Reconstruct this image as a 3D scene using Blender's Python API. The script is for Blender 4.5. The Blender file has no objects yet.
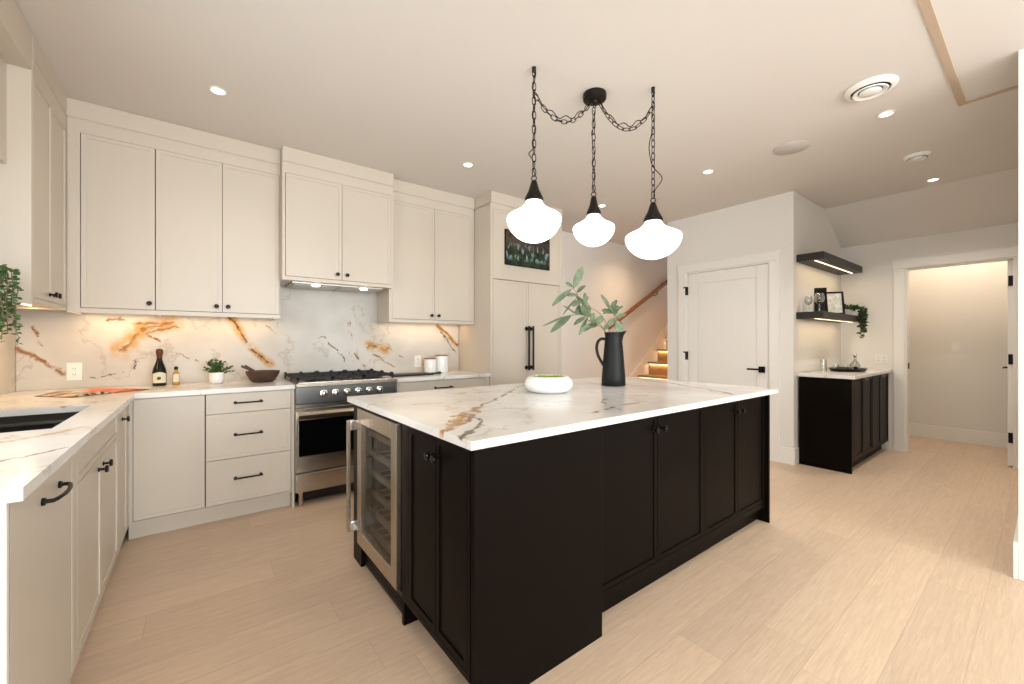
import bpy, bmesh, math, random
from mathutils import Vector, Matrix
random.seed(7)
S = bpy.context.scene
COL = S.collection

# ---------------------------------------------------------------- camera, world, daylight, exposure
FPX = 411.7
YAW = 37.42
cam_d = bpy.data.cameras.new('camera'); cam = bpy.data.objects.new('camera', cam_d); COL.objects.link(cam)
cam_d.sensor_fit = 'HORIZONTAL'; cam_d.sensor_width = 36.0
cam_d.lens = FPX / 1024 * 36.0
cam_d.clip_start = 0.02
cam.location = (0, 0, 1.23)
cam.rotation_euler = (math.radians(90.0), 0, math.radians(-YAW))
S.camera = cam
S.view_settings.view_transform = 'Standard'
S.view_settings.look = 'None'
S.view_settings.gamma = 1.0
S.view_settings.use_curve_mapping = False
S.view_settings.exposure = 0.29

w = bpy.data.worlds.new('world'); S.world = w; w.use_nodes = True
bg = w.node_tree.nodes['Background']
bg.inputs['Color'].default_value = (0.80, 0.90, 1.0, 1); bg.inputs['Strength'].default_value = 1.0

def area(name, loc, rot, sx, sy, power, color, parent=None, spread=180):
    d = bpy.data.lights.new(name, 'AREA'); d.shape = 'RECTANGLE'; d.size = sx; d.size_y = sy
    d.energy = power; d.color = color; d.spread = math.radians(spread)
    o = bpy.data.objects.new(name, d); COL.objects.link(o); o.rotation_euler = rot
    o.location = Vector(loc) - (parent.location if parent else Vector((0, 0, 0)))
    if parent: o.parent = parent
    return o
DAY = (0.93, 0.97, 1.0)
R90 = math.pi / 2
# daylight outside the big windows of the living area behind the camera, and outside the sink window
area('daylight_south', (0.2, -4.05, 1.35), (R90, 0, 0), 2.0, 2.1, 150, DAY)
area('daylight_south', (2.45, -4.05, 1.35), (R90, 0, 0), 1.6, 2.1, 120, DAY)
area('daylight_sink', (-1.18, 1.80, 1.55), (0, -R90, 0), 1.0, 1.2, 28, DAY)
area('daylight_west', (-1.22, -1.7, 1.4), (0, -R90, 0), 1.9, 1.8, 90, DAY)

# ---------------------------------------------------------------- materials
def srgb(r, g, b):
    f = lambda c: (c/255/12.92 if c/255 <= .04045 else ((c/255+.055)/1.055)**2.4)
    return (f(r), f(g), f(b), 1)
def newmat(name):
    m = bpy.data.materials.new(name); m.use_nodes = True
    nt = m.node_tree; return m, nt, nt.nodes['Principled BSDF']
def mat(name, col, rough=.5, metal=0, spec=.5, bump=0, bscale=60, var=0, coat=0, trans=0, emit=None, estr=0):
    m, nt, b = newmat(name)
    b.inputs['Base Color'].default_value = col
    b.inputs['Roughness'].default_value = rough; b.inputs['Metallic'].default_value = metal
    b.inputs['Specular IOR Level'].default_value = spec
    b.inputs['Coat Weight'].default_value = coat
    b.inputs['Transmission Weight'].default_value = trans
    if emit: b.inputs['Emission Color'].default_value = emit; b.inputs['Emission Strength'].default_value = estr
    if bump or var:
        tc = nt.nodes.new('ShaderNodeTexCoord'); n = nt.nodes.new('ShaderNodeTexNoise')
        n.inputs['Scale'].default_value = bscale; n.inputs['Detail'].default_value = 3
        nt.links.new(tc.outputs['Object'], n.inputs['Vector'])
        if bump:
            bp = nt.nodes.new('ShaderNodeBump'); bp.inputs['Strength'].default_value = bump; bp.inputs['Distance'].default_value = .002
            nt.links.new(n.outputs['Fac'], bp.inputs['Height']); nt.links.new(bp.outputs['Normal'], b.inputs['Normal'])
        if var:
            r = nt.nodes.new('ShaderNodeValToRGB')
            r.color_ramp.elements[0].position = .3; r.color_ramp.elements[1].position = .7
            r.color_ramp.elements[0].color = [c*(1-var) for c in col[:3]]+[1]; r.color_ramp.elements[1].color = [min(1, c*(1+var)) for c in col[:3]]+[1]
            nt.links.new(n.outputs['Fac'], r.inputs['Fac']); nt.links.new(r.outputs['Color'], b.inputs['Base Color'])
    return m
M = {}
M['wall'] = mat('wall_paint', srgb(232, 228, 222), .75, bump=.05, bscale=180)
M['ceil'] = mat('ceiling_paint', srgb(219, 213, 206), .85, bump=.04, bscale=160)
M['tanshade'] = mat('tan_step_shade', srgb(186, 164, 142), .7)
M['trim'] = mat('trim_paint', srgb(240, 237, 231), .4)
M['cream'] = mat('cream_cabinet_paint', srgb(207, 196, 181), .36)
M['creamgap'] = mat('cream_gap_shade', srgb(120, 104, 86), .6)
M['dark'] = mat('espresso_cabinet_paint', srgb(15, 11, 8), .36, spec=.05)
M['darkgap'] = mat('dark_gap_shade', srgb(10, 8, 7), .6)
M['black'] = mat('black_metal', srgb(22, 20, 19), .38, metal=.6)
M['blackmatte'] = mat('matte_black_ceramic', srgb(15, 17, 18), .5, spec=.3, bump=.15, bscale=90)
M['iron'] = mat('cast_iron', srgb(24, 24, 26), .6, bump=.3, bscale=200)
M['bronze'] = mat('bronze_chain', srgb(38, 32, 28), .45, metal=.7)
M['glassblack'] = mat('oven_glass', srgb(8, 8, 9), .06)
M['chrome'] = mat('chrome', srgb(225, 225, 225), .12, metal=1)
M['white'] = mat('white_plastic', srgb(238, 236, 230), .4)
M['whitec'] = mat('white_ceramic', srgb(240, 240, 238), .22, coat=.3)
M['grey'] = mat('grey_speaker_cloth', srgb(200, 196, 190), .8, bump=.2, bscale=600)
M['slot'] = mat('dark_slot', srgb(60, 58, 56), .7)
M['leaf'] = mat('leaf_green', srgb(62, 94, 44), .55, var=.5, bscale=45)
M['leafdark'] = mat('leaf_dark', srgb(44, 78, 38), .5, var=.5, bscale=60)
M['euca'] = mat('eucalyptus_leaf', srgb(112, 128, 100), .6, var=.35, bscale=30)
M['stem'] = mat('stem', srgb(120, 108, 80), .7)
M['soil'] = mat('soil', srgb(50, 36, 26), .9, bump=.5)
M['moss'] = mat('moss_green', srgb(132, 168, 40), .8, bump=.9, bscale=110, var=.4)
M['walnut'] = mat('dark_wooden_bowl', srgb(74, 50, 36), .5, var=.2, bscale=20)
M['mustard'] = mat('golden_liquid', srgb(190, 140, 60), .25)
M['bottle'] = mat('dark_bottle_glass', srgb(8, 6, 5), .1, spec=.3, coat=.2)
M['label'] = mat('paper_label', srgb(222, 214, 190), .7, var=.12, bscale=120)
M['cork'] = mat('copper_foil', srgb(96, 48, 30), .4, metal=.3)
M['artpaper'] = mat('framed_print', srgb(214, 212, 204), .6, var=.25, bscale=25)
M['sinkdark'] = mat('dark_sink_steel', srgb(46, 42, 38), .3, metal=.4)
M['creamtray'] = mat('cream_candle', srgb(236, 228, 206), .6)
M['hood'] = mat('hood_steel', srgb(180, 175, 168), .35, metal=.9)

def steel(name, col, rough, sc=(2, 2, 260)):
    m, nt, b = newmat(name)
    b.inputs['Base Color'].default_value = col; b.inputs['Metallic'].default_value = 1; b.inputs['Roughness'].default_value = rough
    tc = nt.nodes.new('ShaderNodeTexCoord'); mp = nt.nodes.new('ShaderNodeMapping'); mp.inputs['Scale'].default_value = sc
    n = nt.nodes.new('ShaderNodeTexNoise'); n.inputs['Scale'].default_value = 4; n.inputs['Detail'].default_value = 2
    bp = nt.nodes.new('ShaderNodeBump'); bp.inputs['Strength'].default_value = .08; bp.inputs['Distance'].default_value = .001
    L = nt.links.new
    L(tc.outputs['Object'], mp.inputs['Vector']); L(mp.outputs['Vector'], n.inputs['Vector']); L(n.outputs['Fac'], bp.inputs['Height']); L(bp.outputs['Normal'], b.inputs['Normal'])
    return m
M['steel'] = steel('brushed_steel', srgb(186, 176, 162), .24)
M['steeld'] = steel('dark_brushed_steel', srgb(120, 118, 116), .3)

def emitter(name, col, st):
    m = bpy.data.materials.new(name); m.use_nodes = True; nt = m.node_tree; nt.nodes.clear()
    e = nt.nodes.new('ShaderNodeEmission'); e.inputs['Color'].default_value = col; e.inputs['Strength'].default_value = st
    o = nt.nodes.new('ShaderNodeOutputMaterial'); nt.links.new(e.outputs[0], o.inputs[0]); return m
M['can'] = emitter('lamp_lens', (1, .88, .70, 1), 9)
M['led'] = emitter('warm_led', (1, .74, .44, 1), 3)
M['globe'] = emitter('opal_glass_lit', (1, .975, .95, 1), 2.4)

def thin_glass(name, tint, gloss=.08, fres=.6):
    m = bpy.data.materials.new(name); m.use_nodes = True; nt = m.node_tree; nt.nodes.clear()
    t = nt.nodes.new('ShaderNodeBsdfTransparent'); t.inputs['Color'].default_value = tint
    g = nt.nodes.new('ShaderNodeBsdfGlossy'); g.inputs['Roughness'].default_value = .02
    f = nt.nodes.new('ShaderNodeLayerWeight'); f.inputs['Blend'].default_value = .35
    mm = nt.nodes.new('ShaderNodeMath'); mm.operation = 'MULTIPLY_ADD'; mm.inputs[1].default_value = fres; mm.inputs[2].default_value = gloss
    x = nt.nodes.new('ShaderNodeMixShader'); o = nt.nodes.new('ShaderNodeOutputMaterial')
    L = nt.links.new
    L(f.outputs['Facing'], mm.inputs[0]); L(mm.outputs[0], x.inputs[0]); L(t.outputs[0], x.inputs[1]); L(g.outputs[0], x.inputs[2]); L(x.outputs[0], o.inputs[0])
    return m
M['pane'] = thin_glass('window_glass', (.97, .98, .98, 1), .03)
M['clear'] = thin_glass('clear_glass', (.93, .94, .93, 1), .12)
M['coolerglass'] = thin_glass('cooler_glass', (.70, .69, .67, 1), .03, .16)

def floor_mat():
    m, nt, b = newmat('light_oak_planks'); N = nt.nodes.new; L = nt.links.new
    tc = N('ShaderNodeTexCoord'); br = N('ShaderNodeTexBrick')
    br.inputs['Scale'].default_value = 1; br.inputs['Brick Width'].default_value = 1.62; br.inputs['Row Height'].default_value = .19
    br.inputs['Mortar Size'].default_value = .0012; br.inputs['Mortar Smooth'].default_value = .3; br.inputs['Bias'].default_value = 0
    br.offset = 0; br.offset_frequency = 1; br.squash = 1
    br.inputs['Color1'].default_value = (0, 0, 0, 1); br.inputs['Color2'].default_value = (1, 1, 1, 1); br.inputs['Mortar'].default_value = (.5, .5, .5, 1)
    sx = N('ShaderNodeSeparateXYZ'); L(tc.outputs['Object'], sx.inputs[0])
    rw = N('ShaderNodeMath'); rw.operation = 'DIVIDE'; rw.inputs[1].default_value = .19; L(sx.outputs['Y'], rw.inputs[0])
    fl = N('ShaderNodeMath'); fl.operation = 'FLOOR'; L(rw.outputs[0], fl.inputs[0])
    wh = N('ShaderNodeTexWhiteNoise'); wh.noise_dimensions = '1D'; L(fl.outputs[0], wh.inputs['W'])
    ax = N('ShaderNodeMath'); ax.operation = 'MULTIPLY_ADD'; ax.inputs[1].default_value = 1.62; L(wh.outputs['Value'], ax.inputs[0]); L(sx.outputs['X'], ax.inputs[2])
    cb = N('ShaderNodeCombineXYZ'); L(ax.outputs[0], cb.inputs['X']); L(sx.outputs['Y'], cb.inputs['Y']); L(cb.outputs[0], br.inputs['Vector'])
    # grain: stretched noise, shifted per plank
    sh = N('ShaderNodeVectorMath'); sh.operation = 'MULTIPLY_ADD'; sh.inputs[1].default_value = (7, 3, 5)
    L(br.outputs['Color'], sh.inputs[0]); L(tc.outputs['Object'], sh.inputs[2])
    mp = N('ShaderNodeMapping'); mp.inputs['Scale'].default_value = (1.8, 30, 1); L(sh.outputs[0], mp.inputs['Vector'])
    n = N('ShaderNodeTexNoise'); n.inputs['Scale'].default_value = 3; n.inputs['Detail'].default_value = 6; n.inputs['Roughness'].default_value = .62; n.inputs['Distortion'].default_value = 1.2
    L(mp.outputs[0], n.inputs['Vector'])
    r = N('ShaderNodeValToRGB'); e = r.color_ramp.elements
    e[0].position = .28; e[0].color = srgb(204, 177, 150); e[1].position = .72; e[1].color = srgb(226, 201, 175)
    L(n.outputs['Fac'], r.inputs['Fac'])
    tone = N('ShaderNodeMapRange'); tone.inputs['To Min'].default_value = .93; tone.inputs['To Max'].default_value = 1.05
    L(br.outputs['Color'], tone.inputs['Value'])
    mx = N('ShaderNodeVectorMath'); mx.operation = 'SCALE'; L(r.outputs['Color'], mx.inputs[0]); L(tone.outputs[0], mx.inputs['Scale'])
    mo = N('ShaderNodeMix'); mo.data_type = 'RGBA'; mo.inputs['B'].default_value = srgb(140, 112, 84)
    mf = N('ShaderNodeMath'); mf.operation = 'MULTIPLY'; mf.inputs[1].default_value = .42; L(br.outputs['Fac'], mf.inputs[0])
    L(mf.outputs[0], mo.inputs['Factor']); L(mx.outputs[0], mo.inputs['A']); L(mo.outputs['Result'], b.inputs['Base Color'])
    b.inputs['Roughness'].default_value = .42; b.inputs['Specular IOR Level'].default_value = .4
    bp = N('ShaderNodeBump'); bp.inputs['Strength'].default_value = .12; bp.inputs['Distance'].default_value = .002
    L(n.outputs['Fac'], bp.inputs['Height']); L(bp.outputs[0], b.inputs['Normal'])
    return m
M['floor'] = floor_mat()

def wood(name, c1, c2, scale=(1, 14, 14), rough=.5):
    m, nt, b = newmat(name); N = nt.nodes.new; L = nt.links.new
    tc = N('ShaderNodeTexCoord'); mp = N('ShaderNodeMapping'); mp.inputs['Scale'].default_value = scale
    n = N('ShaderNodeTexNoise'); n.inputs['Scale'].default_value = 2.5; n.inputs['Detail'].default_value = 5
    r = N('ShaderNodeValToRGB'); e = r.color_ramp.elements; e[0].position = .3; e[0].color = c1; e[1].position = .7; e[1].color = c2
    L(tc.outputs['Object'], mp.inputs[0]); L(mp.outputs[0], n.inputs['Vector']); L(n.outputs['Fac'], r.inputs['Fac']); L(r.outputs['Color'], b.inputs['Base Color'])
    b.inputs['Roughness'].default_value = rough; return m
M['oak'] = wood('stair_oak', srgb(150, 108, 66), srgb(184, 140, 92))
M['rail'] = wood('handrail_oak', srgb(128, 80, 40), srgb(160, 106, 58))
M['shelfwood'] = wood('dark_oak', srgb(24, 19, 16), srgb(36, 29, 24))
M['rack'] = wood('cooler_rack_wood', srgb(150, 138, 122), srgb(182, 170, 152))

def marble(name, segs, rough=.18, spec=.5, lo=(216, 212, 207), hi=(236, 234, 230), seed=0.0):
    """white stone with gold-brown veins; segs: (ax,ay,az, bx,by,bz, width, tone) in world metres, tone 0 gold..1 dark brown"""
    m, nt, b = newmat(name); N = nt.nodes.new; L = nt.links.new
    tc = N('ShaderNodeNewGeometry')
    # warp
    wn = N('ShaderNodeTexNoise'); wn.inputs['Scale'].default_value = 6.5; wn.inputs['Detail'].default_value = 8; wn.inputs['Roughness'].default_value = .68
    off = N('ShaderNodeVectorMath'); off.operation = 'ADD'; off.inputs[1].default_value = (seed, seed*1.7, seed*.6); L(tc.outputs['Position'], off.inputs[0])
    L(off.outputs[0], wn.inputs['Vector'])
    c = N('ShaderNodeVectorMath'); c.operation = 'SUBTRACT'; c.inputs[1].default_value = (.5, .5, .5); L(wn.outputs['Color'], c.inputs[0])
    ws = N('ShaderNodeVectorMath'); ws.operation = 'MULTIPLY_ADD'; ws.inputs[1].default_value = (.12, .12, .12)
    L(c.outputs[0], ws.inputs[0]); L(tc.outputs['Position'], ws.inputs[2])
    P = ws.outputs[0]
    def segmask(group, soft):
        acc = None
        for s in group:
            a = Vector(s[0:3]); d = Vector(s[3:6])-a; wd = s[6]*1.35
            pa = N('ShaderNodeVectorMath'); pa.operation = 'SUBTRACT'; pa.inputs[1].default_value = a; L(P, pa.inputs[0])
            dt = N('ShaderNodeVectorMath'); dt.operation = 'DOT_PRODUCT'; dt.inputs[1].default_value = d/d.length_squared; L(pa.outputs[0], dt.inputs[0])
            cl = N('ShaderNodeClamp'); L(dt.outputs['Value'], cl.inputs['Value'])
            sc = N('ShaderNodeVectorMath'); sc.operation = 'SCALE'; sc.inputs[0].default_value = d; L(cl.outputs[0], sc.inputs['Scale'])
            ds = N('ShaderNodeVectorMath'); ds.operation = 'DISTANCE'; L(pa.outputs[0], ds.inputs[0]); L(sc.outputs[0], ds.inputs[1])
            q = N('ShaderNodeMath'); q.operation = 'DIVIDE'; q.inputs[1].default_value = wd; L(ds.outputs['Value'], q.inputs[0])
            if acc is None: acc = q.outputs[0]
            else:
                mn = N('ShaderNodeMath'); mn.operation = 'MINIMUM'; L(acc, mn.inputs[0]); L(q.outputs[0], mn.inputs[1]); acc = mn.outputs[0]
        mr = N('ShaderNodeMapRange'); mr.interpolation_type = 'SMOOTHSTEP'
        mr.inputs['From Min'].default_value = soft; mr.inputs['From Max'].default_value = .25
        mr.inputs['To Min'].default_value = 0; mr.inputs['To Max'].default_value = 1; L(acc, mr.inputs['Value'])
        return mr.outputs[0]
    # breakup noise so veins fade in and out
    bn = N('ShaderNodeTexNoise'); bn.inputs['Scale'].default_value = 11; bn.inputs['Detail'].default_value = 8; L(off.outputs[0], bn.inputs['Vector'])
    bk = N('ShaderNodeMapRange'); bk.inputs['From Min'].default_value = .30; bk.inputs['From Max'].default_value = .50; L(bn.outputs['Fac'], bk.inputs['Value'])
    # base clouding + fine ridged veins
    cn = N('ShaderNodeTexNoise'); cn.inputs['Scale'].default_value = 2.2; cn.inputs['Detail'].default_value = 6; L(off.outputs[0], cn.inputs['Vector'])
    cr = N('ShaderNodeValToRGB'); e = cr.color_ramp.elements
    e[0].position = .35; e[0].color = srgb(*lo); e[1].position = .62; e[1].color = srgb(*hi)
    L(cn.outputs['Fac'], cr.inputs['Fac'])
    fm = N('ShaderNodeMapping'); fm.inputs['Scale'].default_value = (1, 1, 1); fm.inputs['Rotation'].default_value = (.3, .5, .7); L(P, fm.inputs[0])
    fn = N('ShaderNodeTexNoise'); fn.inputs['Scale'].default_value = 1.7; fn.inputs['Detail'].default_value = 7; fn.inputs['Roughness'].default_value = .55; L(fm.outputs[0], fn.inputs['Vector'])
    ab = N('ShaderNodeMath'); ab.operation = 'SUBTRACT'; ab.inputs[1].default_value = .5; L(fn.outputs['Fac'], ab.inputs[0])
    a2 = N('ShaderNodeMath'); a2.operation = 'ABSOLUTE'; L(ab.outputs[0], a2.inputs[0])
    fr = N('ShaderNodeMapRange'); fr.inputs['From Min'].default_value = .011; fr.inputs['From Max'].default_value = .0; fr.inputs['To Max'].default_value = .5; L(a2.outputs[0], fr.inputs['Value'])
    fk = N('ShaderNodeMath'); fk.operation = 'MULTIPLY'; L(fr.outputs[0], fk.inputs[0]); L(bk.outputs[0], fk.inputs[1])
    def mix(fac, A, col):
        x = N('ShaderNodeMix'); x.data_type = 'RGBA'; L(fac, x.inputs['Factor']); L(A, x.inputs['A']); x.inputs['B'].default_value = col; return x.outputs['Result']
    colr = mix(fk.outputs[0], cr.outputs['Color'], srgb(170, 150, 128))
    gold = [s for s in segs if s[7] == 0]; haze = [s for s in segs if s[7] == 2]; brown = [s for s in segs if s[7] == 1]
    def brk(msk, lo):
        k = N('ShaderNodeMapRange'); k.inputs['To Min'].default_value = lo; L(bk.outputs[0], k.inputs['Value'])
        q = N('ShaderNodeMath'); q.operation = 'MULTIPLY'; L(msk, q.inputs[0]); L(k.outputs[0], q.inputs[1]); return q.outputs[0]
    if haze: colr = mix(brk(segmask(haze, 1.3), .0), colr, srgb(200, 158, 98))
    if gold: colr = mix(brk(segmask(gold, 1.4), .7), colr, srgb(150, 104, 58))
    if brown: colr = mix(brk(segmask(brown, 1.2), .88), colr, srgb(88, 62, 44))
    L(colr, b.inputs['Base Color'])
    b.inputs['Roughness'].default_value = rough; b.inputs['Specular IOR Level'].default_value = spec
    return m

# ---------------------------------------------------------------- mesh helpers (world coordinates)
def BM(): return bmesh.new()
def box(bm, x0, x1, y0, y1, z0, z1):
    x0, x1 = sorted((x0, x1)); y0, y1 = sorted((y0, y1)); z0, z1 = sorted((z0, z1))
    v = [bm.verts.new(p) for p in ((x0,y0,z0),(x1,y0,z0),(x1,y1,z0),(x0,y1,z0),(x0,y0,z1),(x1,y0,z1),(x1,y1,z1),(x0,y1,z1))]
    for f in ((0,3,2,1),(4,5,6,7),(0,1,5,4),(1,2,6,5),(2,3,7,6),(3,0,4,7)): bm.faces.new([v[i] for i in f])
    return bm
def lathe(bm, prof, c, seg=32, z0=0):
    """prof: list of (r,z); c: (x,y)"""
    rings = []
    for r, z in prof:
        if r < 1e-5: rings.append([bm.verts.new((c[0], c[1], z+z0))])
        else: rings.append([bm.verts.new((c[0]+r*math.cos(2*math.pi*k/seg), c[1]+r*math.sin(2*math.pi*k/seg), z+z0)) for k in range(seg)])
    for a, b in zip(rings, rings[1:]):
        if len(a) == 1 and len(b) == 1: continue
        for k in range(seg):
            k2 = (k+1) % seg
            if len(a) == 1: bm.faces.new((a[0], b[k2], b[k]))
            elif len(b) == 1: bm.faces.new((a[k], a[k2], b[0]))
            else: bm.faces.new((a[k], a[k2], b[k2], b[k]))
    return bm
def tube(bm, pts, r, seg=8, closed=False, cap=True):
    pts = [Vector(p) for p in pts]; n = len(pts); rings = []
    rr = r if isinstance(r, (list, tuple)) else [r]*n
    prev = None
    for i, p in enumerate(pts):
        if closed: t = pts[(i+1) % n]-pts[i-1]
        else: t = pts[min(i+1, n-1)]-pts[max(i-1, 0)]
        t.normalize()
        if prev is None:
            up = Vector((0, 0, 1)) if abs(t.z) < .9 else Vector((1, 0, 0)); a = t.cross(up).normalized()
        else: a = (prev-t*prev.dot(t)).normalized()
        prev = a; b = t.cross(a)
        rings.append([bm.verts.new(p+(a*math.cos(2*math.pi*k/seg)+b*math.sin(2*math.pi*k/seg))*rr[i]) for k in range(seg)])
    m = n if closed else n-1
    for i in range(m):
        A, B = rings[i], rings[(i+1) % n]
        for k in range(seg): bm.faces.new((A[k], A[(k+1) % seg], B[(k+1) % seg], B[k]))
    if cap and not closed:
        bm.faces.new(rings[0][::-1]); bm.faces.new(rings[-1])
    return bm
def prism(bm, poly, axis, a0, a1):
    """extrude polygon of 2D points along axis ('x': pts are (y,z); 'y': (x,z); 'z': (x,y))"""
    def P(p, a): return {'x': (a, p[0], p[1]), 'y': (p[0], a, p[1]), 'z': (p[0], p[1], a)}[axis]
    A = [bm.verts.new(P(p, a0)) for p in poly]; B = [bm.verts.new(P(p, a1)) for p in poly]; n = len(poly)
    bm.faces.new(A[::-1]); bm.faces.new(B)
    for i in range(n): bm.faces.new((A[i], A[(i+1) % n], B[(i+1) % n], B[i]))
    return bm
def leaf(bm, p, d, L, W, nrm=None, fold=.25, curl=.0):
    d = Vector(d).normalized(); nrm = Vector(nrm if nrm is not None else (random.uniform(-1, 1), random.uniform(-1, 1), random.uniform(.2, 1)))
    s = d.cross(nrm)
    if s.length < 1e-3: s = d.cross(Vector((1, .3, .2)))
    s.normalize(); nn = s.cross(d).normalized(); p = Vector(p)
    mid = []; lf = []; rt = []
    for t, wd in ((0, 0.04), (.22, .75), (.5, 1), (.78, .62), (1, 0)):
        c = p+d*L*t-nn*curl*L*t*t
        mid.append(bm.verts.new(c))
        if wd > 0: lf.append(bm.verts.new(c+s*W*.5*wd+nn*fold*W*.5*wd)); rt.append(bm.verts.new(c-s*W*.5*wd+nn*fold*W*.5*wd))
    for i in range(3):
        bm.faces.new((mid[i], mid[i+1], lf[i+1], lf[i])); bm.faces.new((mid[i+1], mid[i], rt[i], rt[i+1]))
    bm.faces.new((mid[3], mid[4], lf[3])); bm.faces.new((mid[4], mid[3], rt[3]))
def obj(name, bm, m, parent=None, bevel=0, smooth=False, label=None, stuff=False, solid=0, seg=2):
    bmesh.ops.recalc_face_normals(bm, faces=bm.faces)
    me = bpy.data.meshes.new(name)
    # origin: parent location for parts, bottom centre for top-level things
    off = wloc(parent) if parent else None
    if off is None:
        xs = [v.co for v in bm.verts]
        off = Vector(((min(c.x for c in xs)+max(c.x for c in xs))/2, (min(c.y for c in xs)+max(c.y for c in xs))/2, min(c.z for c in xs)))
    keep = name.startswith('floor')
    if keep: off = Vector((0, 0, 0))
    for v in bm.verts: v.co -= off
    bm.to_mesh(me); bm.free()
    me.materials.append(M[m] if isinstance(m, str) else m)
    if smooth:
        for p in me.polygons: p.use_smooth = True
    o = bpy.data.objects.new(name, me); COL.objects.link(o)
    if parent: o.parent = parent
    else: o.location = off
    if solid:
        s = o.modifiers.new('solid', 'SOLIDIFY'); s.thickness = solid; s.offset = 0
    if bevel:
        b = o.modifiers.new('bevel', 'BEVEL'); b.width = bevel; b.segments = seg; b.limit_method = 'ANGLE'; b.angle_limit = math.radians(50)
        if not smooth:
            for p in me.polygons: p.use_smooth = True
            o.modifiers.new('wn', 'WEIGHTED_NORMAL').keep_sharp = True
            me.set_sharp_from_angle(angle=math.radians(40)) if hasattr(me, 'set_sharp_from_angle') else None
    if smooth and not bevel and hasattr(me, 'set_sharp_from_angle'): me.set_sharp_from_angle(angle=math.radians(50))
    if label: o['label'] = label
    if stuff: o['kind'] = 'stuff'
    return o
def wloc(o):
    v = Vector((0, 0, 0))
    while o is not None: v += o.location; o = o.parent
    return v
def thing(name, label, cat, loc=(0, 0, 0), group=None):
    o = bpy.data.objects.new(name, None); COL.objects.link(o); o.location = loc; o.empty_display_size = .1
    o['label'] = label; o['category'] = cat
    if group: o['group'] = group
    return o
def tag(o, label, cat, group=None):
    o['label'] = label; o['category'] = cat
    if group: o['group'] = group
    return o
def struct(name, bm, m, label, cat, parent=None, bevel=0, smooth=False):
    o = obj(name, bm, m, parent, bevel, smooth)
    if parent is None: o['kind'] = 'structure'; o['label'] = label; o['category'] = cat
    return o
def copy_tree(o, parent=None, mesh_same=True):
    c = o.copy(); COL.objects.link(c); c.parent = parent
    for ch in [q for q in list(COL.objects) if q.parent == o]: copy_tree(ch, c)
    return c
class Face:
    """a cabinet front plane: u runs along it, n outwards, z up"""
    def __init__(s, axis, v): s.axis = axis; s.v = v
    def p(s, u, n, z):
        return {'y-': (u, s.v-n, z), 'x+': (s.v+n, u, z), 'x-': (s.v-n, u, z)}[s.axis]
    def box(s, bm, u0, u1, n0, n1, z0, z1):
        a = s.p(u0, n0, z0); b = s.p(u1, n1, z1); return box(bm, a[0], b[0], a[1], b[1], a[2], b[2])

def door_panel(F, par, u0, u1, z0, z1, m, name='door', fr=.022, rec=.005, g=.002, proud=0):
    bm = BM(); u0 += g; u1 -= g; z0 += g; z1 -= g
    F.box(bm, u0, u1, -.019+proud, proud-rec, z0, z1)
    F.box(bm, u0, u0+fr, proud-rec-.001, proud, z0, z1); F.box(bm, u1-fr, u1, proud-rec-.001, proud, z0, z1)
    F.box(bm, u0+fr, u1-fr, proud-rec-.001, proud, z0, z0+fr); F.box(bm, u0+fr, u1-fr, proud-rec-.001, proud, z1-fr, z1)
    return obj(name, bm, m, par)
def knob(F, par, u, z, m='black', name='knob', proud=0):
    bm = BM(); P = lambda n: Vector(F.p(u, n, z))
    tube(bm, [P(proud-.002), P(proud+.003), P(proud+.004), P(proud+.018), P(proud+.020), P(proud+.026), P(proud+.030), P(proud+.031)], [.009, .009, .005, .005, .0145, .0155, .0135, .006], 14)
    return obj(name, bm, m, par, smooth=True)
def bar_handle(F, par, u0, u1, z, m='black', r=.0055, out=.030, vert=False, name='handle', arch=0):
    bm = BM()
    if vert: A = lambda t, n: F.p(z, n, u0+(u1-u0)*t)
    else: A = lambda t, n: F.p(u0+(u1-u0)*t, n, z)
    if arch:
        pts = [A(0, .0), A(0, out*.8), A(.08, out), A(.3, out+arch*.8), A(.5, out+arch), A(.7, out+arch*.8), A(.92, out), A(1, out*.8), A(1, 0)]
        tube(bm, pts, r, 10)
    else:
        tube(bm, [A(0, out), A(.5, out), A(1, out)], r, 10)
        tube(bm, [A(.06, 0), A(.06, out)], r*.9, 8); tube(bm, [A(.94, 0), A(.94, out)], r*.9, 8)
    for t in (.0 if arch else .06, 1. if arch else .94):
        tube(bm, [A(t, -.001), A(t, .006)], r*1.9, 10)
    return obj(name, bm, m, par, smooth=True)

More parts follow.
